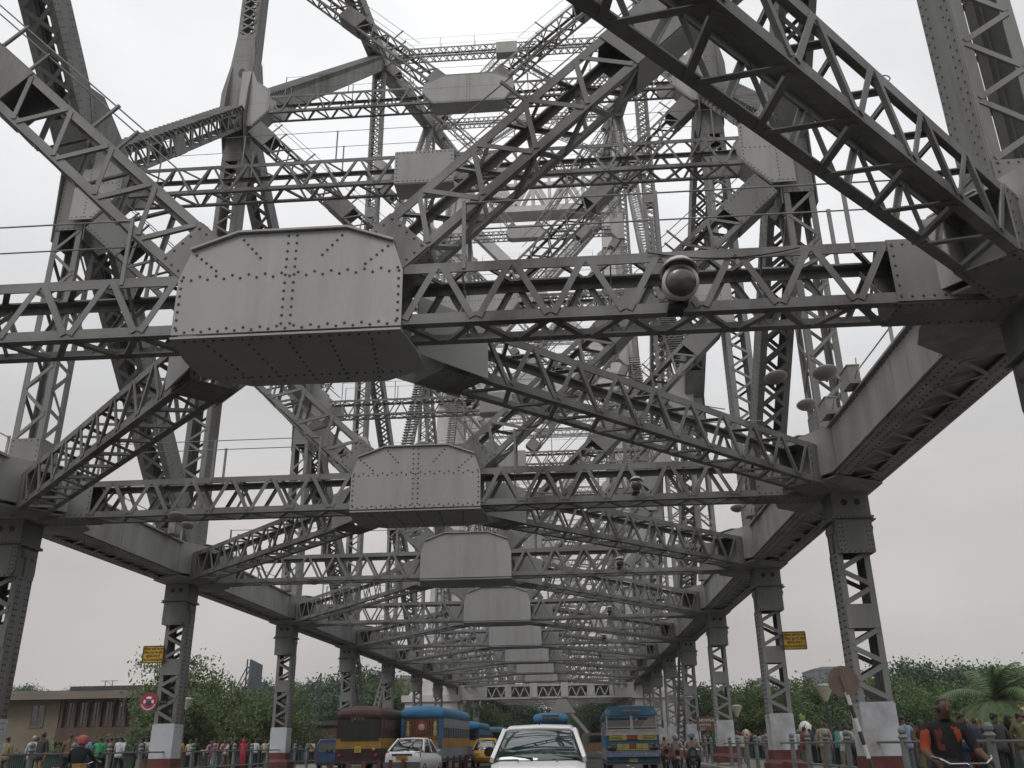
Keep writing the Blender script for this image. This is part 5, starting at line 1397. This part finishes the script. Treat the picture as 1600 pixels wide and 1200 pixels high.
# blue bus, seen from behind
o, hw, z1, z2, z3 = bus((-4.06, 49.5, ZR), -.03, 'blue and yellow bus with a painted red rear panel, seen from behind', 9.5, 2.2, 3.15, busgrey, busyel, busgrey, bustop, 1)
for s in (-1, 1):
    mb = MB(); mb.box(min(s*(hw-.2), s*hw), max(s*(hw-.2), s*hw), -.03, .3, z1, z3+.05); mb.build('corner_post', busblue, o)
mb = MB(); mb.box(-hw+.2, hw-.2, -.02, 0, 1.6, z3+.1); mb.build('rear_panel', maroon, o)
mb = MB(); 
for k in range(22): x = -hw+.25+k*(2*hw-.5)/21; mb.box(x-.014, x+.014, -.045, -.02, 1.64, 2.62)
for z in (1.64, 2.64): mb.box(-hw+.2, hw-.2, -.055, -.02, z-.04, z+.04)
mb.build('panel_bars', paint('ochre_bars', (.30, .14, .05), .6, .2, 4.), o)
mb = MB(); mb.lathe((0, -.05, 2.13), (0, -1, 0), [(0, .33), (.01, .33), (.015, .2), (.03, .17), (.035, 0)], 24); mb.build('rosette', paint('rosette_red', (.30, .06, .05), .6, .3, 6.), o)
mb = MB(); mb.lathe((0, -.085, 2.13), (0, -1, 0), [(0, .17), (.02, .16), (.04, .1), (.05, 0)], 18); mb.build('rosette_centre', paint('rosette_white', (.42, .44, .42), .6, .2, 8.), o)
for s in (-1, 1):
    mb = MB()
    for z, r in ((1.78, .09), (1.92, .11), (2.08, .08), (2.24, .10), (2.38, .07)): mb.lathe((s*.72, -.05, z), (0, -1, 0), [(0, r), (.02, r*.9), (.03, 0)], 12)
    mb.build('painted_flower', paint('flower_cream%d' % (s+1), (.42, .36, .18), .6, .2, 8.), o)
mb = MB(); mb.box(-.25, .25, -.04, -.01, .8, 1.0); mb.build('number_plate', signyel, o)
# next blue bus
o, hw, z1, z2, z3 = bus((-5.0, 76, ZR), 0, 'blue bus farther ahead, partly hidden by the blue and yellow bus', 9, 2.2, 3.0, busblue, busyel, busblue, bustop, 2)
mb = MB(); mb.box(-.8, .8, -.03, 0, 1.75, 2.45); mb.build('rear_window', glassd, o)
# dark teal bus beyond the yellow taxi
o, hw, z1, z2, z3 = bus((-4.8, 98, ZR), 0, 'dark teal roofed bus beyond the yellow taxi', 9, 2.3, 2.95, paint('teal_bus', (.04, .11, .13), .5, .1, 2.), busyel, busgrey, paint('teal_roof', (.06, .15, .19), .5, .1, 2.), 2)
mb = MB(); mb.box(-.8, .8, -.03, 0, 1.75, 2.45); mb.build('rear_window', glassd, o)
# blue bus behind the white car, coming towards the camera
o, hw, z1, z2, z3 = bus((2.2, 64, ZR), 0, 'blue bus behind the white car with only roof and destination board showing', 9, 2.3, 3.15, busblue, busyel, busgrey, bustop, 2)
mb = MB(); mb.box(-.55, .55, -.12, -.02, 2.72, 3.05); mb.build('destination_board', paint('board_dark', (.05, .07, .10), .5, .1, 4.), o)
text('12C/1 HOWRAH', .18, paint('board_ivory', (.38, .36, .25), .6, .1, 4.), o, (0, -.125, 2.88))
mb = MB(); mb.box(-1.0, 1.0, -.03, 0, 1.6, 2.5); mb.build('windscreen', glassd, o)
# the decorated bus on the right
o, hw, z1, z2, z3 = bus((6.3, 39, ZR), 0, 'decorated blue and yellow bus front, coming along the right', 9, 2.12, 2.78, busgrey, busblue, busgrey, paint('dull_roof_blue', (.04, .13, .22), .55, .15, 2., (.12, .14, .15), .5), 3)
o.scale = (1, 1, .935)
cyanm = paint('front_cyan', (.03, .085, .13), .5, .2, 3., (.1, .1, .1), .4); yelm = paint('front_yellow', (.30, .26, .08), .55, .15, 4., (.2, .15, .08), .5)
dull = paint('dull_silver', (.36, .34, .31), .5, .15, 4., (.15, .12, .1), .5); redm = paint('front_red', (.20, .03, .02), .5, .2, 4.)
mb = MB(); mb.box(-hw-.01, hw+.01, -.06, 0, .55, 1.95); mb.build('front_panel', cyanm, o)
mb = MB(); mb.prism([(-hw*.82, -.10, 2.42), (hw*.82, -.10, 2.42), (hw*.70, -.10, 2.80), (-hw*.70, -.10, 2.80)], (0, .12, 0)); mb.prism([(-hw, -.02, 2.35), (hw, -.02, 2.35), (hw*.86, -.02, 2.8), (-hw*.86, -.02, 2.8)], (0, .1, 0)); mb.build('visor', MAT['dull_roof_blue'], o)
mb = MB(); mb.box(-.42, .42, -.13, -.105, 2.50, 2.74); mb.build('destination_board', paint('board_blue', (.07, .10, .15), .5, .1, 4.), o)
text('SHYAMBAZAR 71 HOWRAH', .075, paint('board_cream', (.42, .38, .24), .6, .1, 4.), o, (0, -.135, 2.62), sx=.85)
for s in (-1, 1):
    mb = MB(); mb.prism([(s*.06, -.05, 1.93), (s*.97, -.05, 1.93), (s*.97, -.05, 2.36), (s*.06, -.05, 2.36)], (0, .03, 0)); wsn = mb.build('windscreen', glassd, o)
    mb = MB()
    for k in range(14): x = s*(.08+.9*k/13); mb.lathe((x, -.07, 1.92), (0, 0, 1), [(0, .035), (.035, .03), (.05, 0)], 6)
    for k in range(14): x = s*(.08+.9*k/13); mb.lathe((x, -.07, 2.37), (0, 0, -1), [(0, .03), (.025, .025), (.035, 0)], 6)
    mb.box(min(s*.97, s*1.03), max(s*.97, s*1.03), -.08, 0, 1.85, 2.4)
    mb.build('trim', dull, wsn)
mb = MB(); mb.box(-.055, .055, -.09, -.02, 1.85, 2.4); mb.build('centre_post', dull, o)
mb = MB(); mb.prism([(.35, -.06, 1.95), (.95, -.06, 1.95), (.95, -.06, 2.33), (.72, -.06, 2.33)], (0, -.01, 0)); mb.build('inner_panel', paint('pinkish_grey', (.20, .17, .165), .7, .1, 3.), o)
mb = MB(); mb.lathe((.2, -.065, 2.2), (0, -1, 0), [(0, .1), (.02, .08), (.03, 0)], 12); mb.build('driver_face', skins[1], o)
mb = MB(); mb.box(-hw, hw, -.10, -.062, 1.62, 1.84); mb.box(-hw, hw, -.12, -.062, 1.80, 1.86); mb.build('cowl_panel', dull, o)
mb = MB(); mb.box(-.93, -.26, -.10, -.062, 1.42, 1.60); mb.box(.26, .98, -.10, -.062, 1.42, 1.60); mb.lathe((-.3, -.1, 1.52), (0, -1, 0), [(0, .11), (.01, .10), (.012, 0)], 12); mb.lathe((.3, -.1, 1.52), (0, -1, 0), [(0, .11), (.01, .10), (.012, 0)], 12)
for x0, x1 in ((-.62, -.38), (-.36, -.14), (.14, .36), (.38, .62)): mb.box(x0, x1, -.09, -.062, 1.08, 1.28)
mb.box(-.66, .66, -.10, -.062, 1.02, 1.07)
mb.build('yellow_band', yelm, o)
mb = MB(); mb.prism([(-.2, -.115, 1.46), (.2, -.115, 1.46), (.22, -.115, 1.59), (-.22, -.115, 1.59)], (0, .02, 0)); mb.box(-.12, .12, -.095, -.062, 1.09, 1.27); mb.build('red_badge', redm, o)
text('GOPNAGAR', .11, ink, o, (-.63, -.106, 1.51), sx=.85); text('ZEN DIAM', .12, ink, o, (.66, -.106, 1.51), sx=.85)
mb = MB()
for s in (-1, 1): mb.lathe((s*.82, -.06, 1.12), (0, -1, 0), [(0, .17), (.05, .17), (.07, .14), (.08, 0)], 18)
mb.build('headlights', glassd, o)
mb = MB(); mb.box(-hw, hw, -.2, -.05, .76, .95); mb.build('front_bumper', paint('bumper_blue', (.12, .15, .24), .5, .3, 6., (.3, .3, .32), .6), o)
text('110', .17, dull, o, (.42, -.206, .855), sx=1.1)
mb = MB()
for k in range(24): x = -hw+.05+k*(2*hw-.1)/23; mb.lathe((x, -.12, .97), (0, 0, 1), [(0, .03), (.02, .025), (.03, 0)], 6)
mb.build('bumper_beads', dull, o)
mb = MB(); mb.box(-.16, .16, -.1, -.07, .55, .72); mb.build('number_plate', paint('plate_green', (.22, .27, .12), .5, .1, 5.), o)
for s in (-1, 1):
    mb = MB(); mb.cyl((s*1.06, -.05, 1.95), (s*1.22, -.15, 2.05), .012, .012, 5); mb.box(min(s*1.2, s*1.28), max(s*1.2, s*1.28), -.18, -.14, 1.9, 2.2); mb.build('mirror', darkm, o)

def car(loc, rz, label, L, w, H, paintm, kind='sedan', cat='car', name='car'):
    """front faces -y; centre at the middle"""
    o = thing(name, loc, label, cat, rz); hw = w/2
    if kind == 'sedan': st = [(-.50, .42, .62, .70), (-.485, .25, .74, .90), (-.42, .20, .82, .97), (-.25, .18, .93, 1.), (-.20, .18, .96, 1.), (.0, .18, .97, 1.), (.22, .18, .98, 1.), (.32, .18, 1.0, .99), (.45, .22, 1.02, .95), (.49, .3, .98, .90), (.50, .42, .80, .80)]
    elif kind == 'hatch': st = [(-.50, .42, .60, .72), (-.48, .25, .78, .90), (-.40, .20, .90, .97), (-.27, .18, .99, 1.), (.0, .18, 1.0, 1.), (.3, .18, 1.02, 1.), (.45, .22, 1.03, .96), (.495, .3, .98, .9), (.50, .42, .80, .85)]
    else: st = [(-.50, .42, .55, .6), (-.47, .28, .75, .82), (-.40, .25, .92, .95), (-.25, .22, .98, 1.), (.0, .2, .98, 1.), (.25, .22, .98, 1.), (.38, .24, .92, .92), (.47, .28, .78, .78), (.50, .42, .6, .6)]
    def ring(t, z0, z1, k):
        x = hw*k; zm = z0+(z1-z0)*.55
        return [(-x*.82, t*L, z0), (x*.82, t*L, z0), (x*.98, t*L, z0+.12), (x, t*L, zm), (x*.96, t*L, z1-.06), (x*.80, t*L, z1), (-x*.80, t*L, z1), (-x*.96, t*L, z1-.06), (-x, t*L, zm), (-x*.98, t*L, z0+.12)]
    mb = MB(); mb.loft([ring(*q) for q in st]); mb.build('body', paintm, o, smooth=(kind != 'hatch'))
    if kind == 'sedan': g = [(-.24, .94, .96, .86), (-.09, .955, H-.03, .70), (.02, .96, H, .71), (.16, .97, H-.01, .70), (.36, 1.0, 1.01, .80)]
    elif kind == 'hatch': g = [(-.30, .98, 1.0, .90), (-.13, .99, H-.03, .74), (.05, 1.0, H, .76), (.3, 1.01, H-.03, .74), (.46, 1.02, 1.04, .84)]
    else: g = [(-.22, .96, .98, .82), (-.13, .97, H-.06, .66), (.0, .98, H, .68), (.16, .98, H-.04, .64), (.30, .95, .97, .76)]
    def gr(t, zb_, zt, k, e=0.):
        return [(-hw*.93-e, t*L, zb_), (-hw*k-e, t*L, max(zt-.05, zb_+.002)), (-hw*k*.85, t*L, zt+e), (0, t*L, zt+.015+e), (hw*k*.85, t*L, zt+e), (hw*k+e, t*L, max(zt-.05, zb_+.002)), (hw*.93+e, t*L, zb_)]
    mb = MB(); mb.loft([gr(*q) for q in g]); gl = mb.build('windows', glassc if kind == 'hatch' else glassd, o, smooth=True)
    # roof skin and pillars over the glass
    mb = MB(); a, b = g[1], g[3]
    secs = []
    for t in [a[0]-.012]+[q[0] for q in g[1:4]]+[b[0]+.012]:
        i = next((k for k in range(len(g)-1) if g[k][0] <= t <= g[k+1][0]), 0); q0, q1 = g[i], g[i+1]; u = (t-q0[0])/(q1[0]-q0[0]); m_ = [q0[k]+(q1[k]-q0[k])*u for k in range(4)]
        m_[0] = t; zt = m_[2]; k = m_[3]; e = .012
        secs.append([(-hw*k-e, t*L, zt-.055), (-hw*k*.88, t*L, zt+e), (0, t*L, zt+.02+e), (hw*k*.88, t*L, zt+e), (hw*k+e, t*L, zt-.055), (hw*k*.9, t*L, zt-.07), (-hw*k*.9, t*L, zt-.07)])
    mb.loft(secs); mb.build('roof', paintm, o, smooth=False)
    for s in (-1, 1):
        mb = MB()
        def P(q, top): return V((s*(hw*q[3]+.01), q[0]*L, q[2]-.05)) if top else V((s*(hw*.93+.01), q[0]*L, q[1]+.01))
        mb.bar(P(g[0], False), P(g[1], True), .09, .06, (s, 0, .3)); mb.build('pillar', paintm, o); mb = MB(); mb.bar(P(g[4], False), P(g[3], True), .14, .06, (s, 0, .3)); mb.build('pillar', paintm, o); mb = MB()
        mb.bar(V((s*(hw*.93+.01), g[2][0]*L, g[2][1])), P(g[2], True), .09, .05, (s, 0, .3)); mb.build('pillar', paintm, o)
        for t in (-.31, .31): wheel(o, (s*(hw-.10), t*L, .30), .30, .19)
        if kind == 'hatch': continue
        mb = MB(); mb.box(min(s*(hw+.01), s*(hw+.12)), max(s*(hw+.01), s*(hw+.12)), -.2*L, -.2*L+.07, 1.0, 1.09); mb.build('mirror', paintm, o)
    return o, hw, g
# the white car facing the camera
o, hw, g = car((3.60, 16.2, ZR), .0, 'white hatchback facing the camera, its windscreen mirroring the bridge', 3.7, 1.54, 1.50, carwhite, 'hatch')
L = 3.7
for s in (-1, 1):
    mb = MB(); a = V((s*.10 if s < 0 else .62, -.30*L-.01, 1.015)); b = V((s*.62 if s < 0 else .05, -.30*L+.10, 1.05)); mb.bar(a, b, .03, .02); mb.cyl(a, a+V((0, .02, -.06)), .02, .02, 6); mb.build('wiper', blackm, o)
mb = MB(); mb.cyl((0, -.10*L, 1.50), (0, -.10*L-.02, 1.545), .012, .004, 6); mb.lathe((0, -.10*L, 1.49), (0, 0, 1), [(0, .03), (.015, .02), (.02, 0)], 8); mb.build('antenna', blackm, o)
for s in (-1, 1):
    mb = MB(); mb.lathe((s*.30, -.36*L, .955), (0, 0, 1), [(0, .014), (.012, .01), (.014, 0)], 8); mb.build('washer_nozzle', blackm, o)
for s in (-1, 1):
    mb = MB(); mb.prism([(s*.45, -.485*L, .62), (s*.70, -.47*L, .66), (s*.72, -.44*L, .80), (s*.48, -.475*L, .76)], (0, -.03, .01)); mb.build('headlight', lampred, o)
mb = MB(); mb.box(-.3, .3, -.505*L, -.49*L, .5, .62); mb.build('grille', blackm, o)
mb = MB(); mb.box(-.25, .25, -.515*L, -.506*L, .36, .48); mb.build('number_plate', whitem, o)
# white sedan taxi, seen from behind
o, hw, g = car((-3.28, 43.2, ZR), PI-.10, 'white sedan taxi with red rear lamps and orange plate, seen from behind', 4.1, 1.70, 1.56, carwhite, 'sedan', 'taxi', 'sedan_taxi')
L = 4.1
for s in (-1, 1):
    mb = MB(); mb.prism([(s*.52, .492*L, .82), (s*.80, .46*L, .80), (s*.80, .45*L, .98), (s*.60, .485*L, 1.0)], (0, .03, 0)); mb.build('rear_lamp', tail, o)
mb = MB(); mb.box(-.26, .26, .503*L, .51*L, .70, .84); mb.build('number_plate', plateora, o)
mb = MB(); mb.box(-.45, .45, .494*L, .504*L, .86, .93); mb.build('trunk_strip', paint('dark_violet', (.04, .03, .08), .4, .1, 3.), o)
mb = MB(); mb.box(-.82, .82, .49*L, .515*L, .38, .60); mb.build('bumper', paint('bumper_grey', (.12, .12, .12), .5, .1, 3.), o)
text('WB 04 G 2517', .085, ink, o, (0, .512*L, .77), rot=(PI/2, 0, PI), sx=.8)
# yellow taxi
o, hw, g = car((-1.6, 59.5, ZR), PI, 'rounded yellow taxi seen from behind, beyond the white taxi', 4.2, 1.66, 1.62, taxiyel, 'round', 'taxi', 'yellow_taxi')
L = 4.2
mb = MB(); mb.prism([(-.42, .265*L, 1.10), (.42, .265*L, 1.10), (.36, .225*L, 1.38), (-.36, .225*L, 1.38)], (0, .03, .01)); mb.build('rear_window', paint('bright_window', (.45, .45, .44), .3, .2, 3.), o)
mb = MB(); mb.lathe((-.3, .47*L, .85), (0, 1, 0), [(0, .3), (.1, .3), (.12, .25), (.12, 0)], 20); mb.build('spare_wheel', blackm, o)
mb = MB(); mb.box(.3, .6, .49*L, .5*L, .7, .8); mb.build('number_plate', signyel, o)
# blue van at the left
o = thing('blue_van', (-9.25, 50.5, ZR), 'shiny blue van with people reflected in its rear, left of the maroon bus', 'van')
mb = MB(); mb.loft([[(-.62*k, y, .35), (.62*k, y, .35), (.66*k, y, .9), (.60*k, y, 1.45*q), (.45*k, y, 1.66*q), (-.45*k, y, 1.66*q), (-.60*k, y, 1.45*q), (-.66*k, y, .9)] for y, k, q in ((0, .94, .96), (.1, 1, 1), (2.6, 1, 1), (3.0, .95, .8), (3.3, .9, .6))]); mb.build('body', vanblue, o)
mb = MB(); mb.prism([(-.5, -.03, 1.0), (.5, -.03, 1.0), (.42, -.02, 1.48), (-.42, -.02, 1.48)], (0, .02, 0)); mb.build('rear_window', glassc, o)
mb = MB(); mb.box(-.6, .6, -.08, .0, .38, .5); mb.build('bumper', darkm, o)
for s in (-1, 1):
    for y in (.6, 2.6): wheel(o, (s*.56, y, .27), .27, .15)
    mb = MB(); mb.box(min(s*.5, s*.6), max(s*.5, s*.6), -.03, .0, .7, .9); mb.build('rear_lamp', tail, o)
# goods behind the white car: an orange truck with cargo
o = thing('goods_truck', (5.3, 88, ZR), 'brown and orange goods truck between the white car and the decorated bus', 'truck')
mb = MB(); mb.box(-1.1, 1.1, 1.9, 7, .9, 2.0); mb.build('cargo_bed', paint('truck_brown', (.16, .09, .06), .7, .2, 2.), o)
mb = MB(); mb.box(-1.05, 1.05, 0, 1.8, .6, 2.15); mb.build('cab', paint('truck_orange', (.20, .12, .06), .6, .2, 2.), o)
mb = MB(); mb.box(-.9, .9, -.03, 0, 1.35, 1.95); mb.build('windscreen', glassd, o)
for s in (-1, 1):
    for y in (1, 5.6): wheel(o, (s*.95, y, .48), .48, .25, rim=darkm)
HAZE = .0003

# ------------------------------------------------------------------ sky and light: high overcast, brighter overhead than at the horizon
w = bpy.data.worlds.new('World'); SC.world = w; w.use_nodes = True
nt = w.node_tree; N, L = nt.nodes, nt.links
bg = N['Background']
sky = N.new('ShaderNodeTexSky'); sky.sky_type = 'NISHITA'; sky.sun_disc = False
sky.sun_elevation = math.asin(.75); sky.sun_rotation = math.radians(202); sky.air_density = 1.5; sky.dust_density = 4
tc = N.new('ShaderNodeTexCoord'); sep = N.new('ShaderNodeSeparateXYZ'); L.new(tc.outputs['Generated'], sep.inputs[0])
ramp = N.new('ShaderNodeValToRGB'); e = ramp.color_ramp.elements
e[0].position = 0.; e[0].color = (.50, .475, .455, 1); e[1].position = 1.; e[1].color = (.97, .98, 1.0, 1)
for pos, c in ((.12, (.56, .535, .51)), (.25, (.63, .61, .60)), (.36, (.72, .72, .725)), (.5, (.90, .905, .92)), (.65, (.97, .975, .985))):
    x = e.new(pos); x.color = (*c, 1)
L.new(sep.outputs['Z'], ramp.inputs[0])
mp = N.new('ShaderNodeMapping'); mp.inputs['Scale'].default_value = (1.2, 1.2, 2.4); L.new(tc.outputs['Generated'], mp.inputs[0])
nz = N.new('ShaderNodeTexNoise'); nz.inputs['Scale'].default_value = 1.9; nz.inputs['Detail'].default_value = 5; nz.inputs['Roughness'].default_value = .45
L.new(mp.outputs[0], nz.inputs['Vector'])
r2 = N.new('ShaderNodeMapRange'); r2.inputs[1].default_value = .3; r2.inputs[2].default_value = .7; r2.inputs[3].default_value = .76; r2.inputs[4].default_value = 1.14
L.new(nz.outputs['Fac'], r2.inputs[0])
mu = N.new('ShaderNodeVectorMath'); mu.operation = 'SCALE'; L.new(ramp.outputs[0], mu.inputs[0]); 
zen = N.new('ShaderNodeMapRange'); zen.inputs[1].default_value = .70; zen.inputs[2].default_value = 1.; zen.inputs[3].default_value = 1.; zen.inputs[4].default_value = 1.9
L.new(sep.outputs['Z'], zen.inputs[0]); mz = N.new('ShaderNodeMath'); mz.operation = 'MULTIPLY'; L.new(r2.outputs[0], mz.inputs[0]); L.new(zen.outputs[0], mz.inputs[1]); L.new(mz.outputs[0], mu.inputs['Scale'])
sk = N.new('ShaderNodeVectorMath'); sk.operation = 'SCALE'; L.new(sky.outputs[0], sk.inputs[0]); sk.inputs['Scale'].default_value = .004
ad = N.new('ShaderNodeVectorMath'); ad.operation = 'ADD'; L.new(mu.outputs[0], ad.inputs[0]); L.new(sk.outputs[0], ad.inputs[1])
L.new(ad.outputs[0], bg.inputs['Color']); bg.inputs['Strength'].default_value = .99
sun = bpy.data.lights.new('sun', 'SUN'); sun.energy = 1.0; sun.angle = math.radians(22); sun.color = (1, .97, .93)
so = bpy.data.objects.new('sun', sun); COL.objects.link(so)
so.rotation_euler = V((-.25, -.62, .75)).to_track_quat('Z', 'Y').to_euler()
# monsoon air
hz = MB(); hz.box(-1500, 1500, -1500, 1500, -11, 110); ho = hz.build('haze', steelf)
ho['kind'] = 'stuff'
hm = bpy.data.materials.new('haze'); hm.use_nodes = True; hn = hm.node_tree
for n_ in list(hn.nodes):
    if n_.type != 'OUTPUT_MATERIAL': hn.nodes.remove(n_)
pv = hn.nodes.new('ShaderNodeVolumePrincipled'); pv.inputs['Color'].default_value = (.97, .975, .98, 1); pv.inputs['Density'].default_value = HAZE
hn.links.new(pv.outputs[0], hn.nodes['Material Output'].inputs['Volume']); ho.data.materials.clear(); ho.data.materials.append(hm)
SC.view_settings.view_transform = 'Standard'; SC.view_settings.look = 'None'; SC.view_settings.exposure = 0; SC.view_settings.gamma = 1
SC.render.engine = 'CYCLES'
SC.cycles.max_bounces = 5; SC.cycles.diffuse_bounces = 2; SC.cycles.glossy_bounces = 2; SC.cycles.transmission_bounces = 2; SC.cycles.transparent_max_bounces = 4
SC.cycles.use_denoising = True
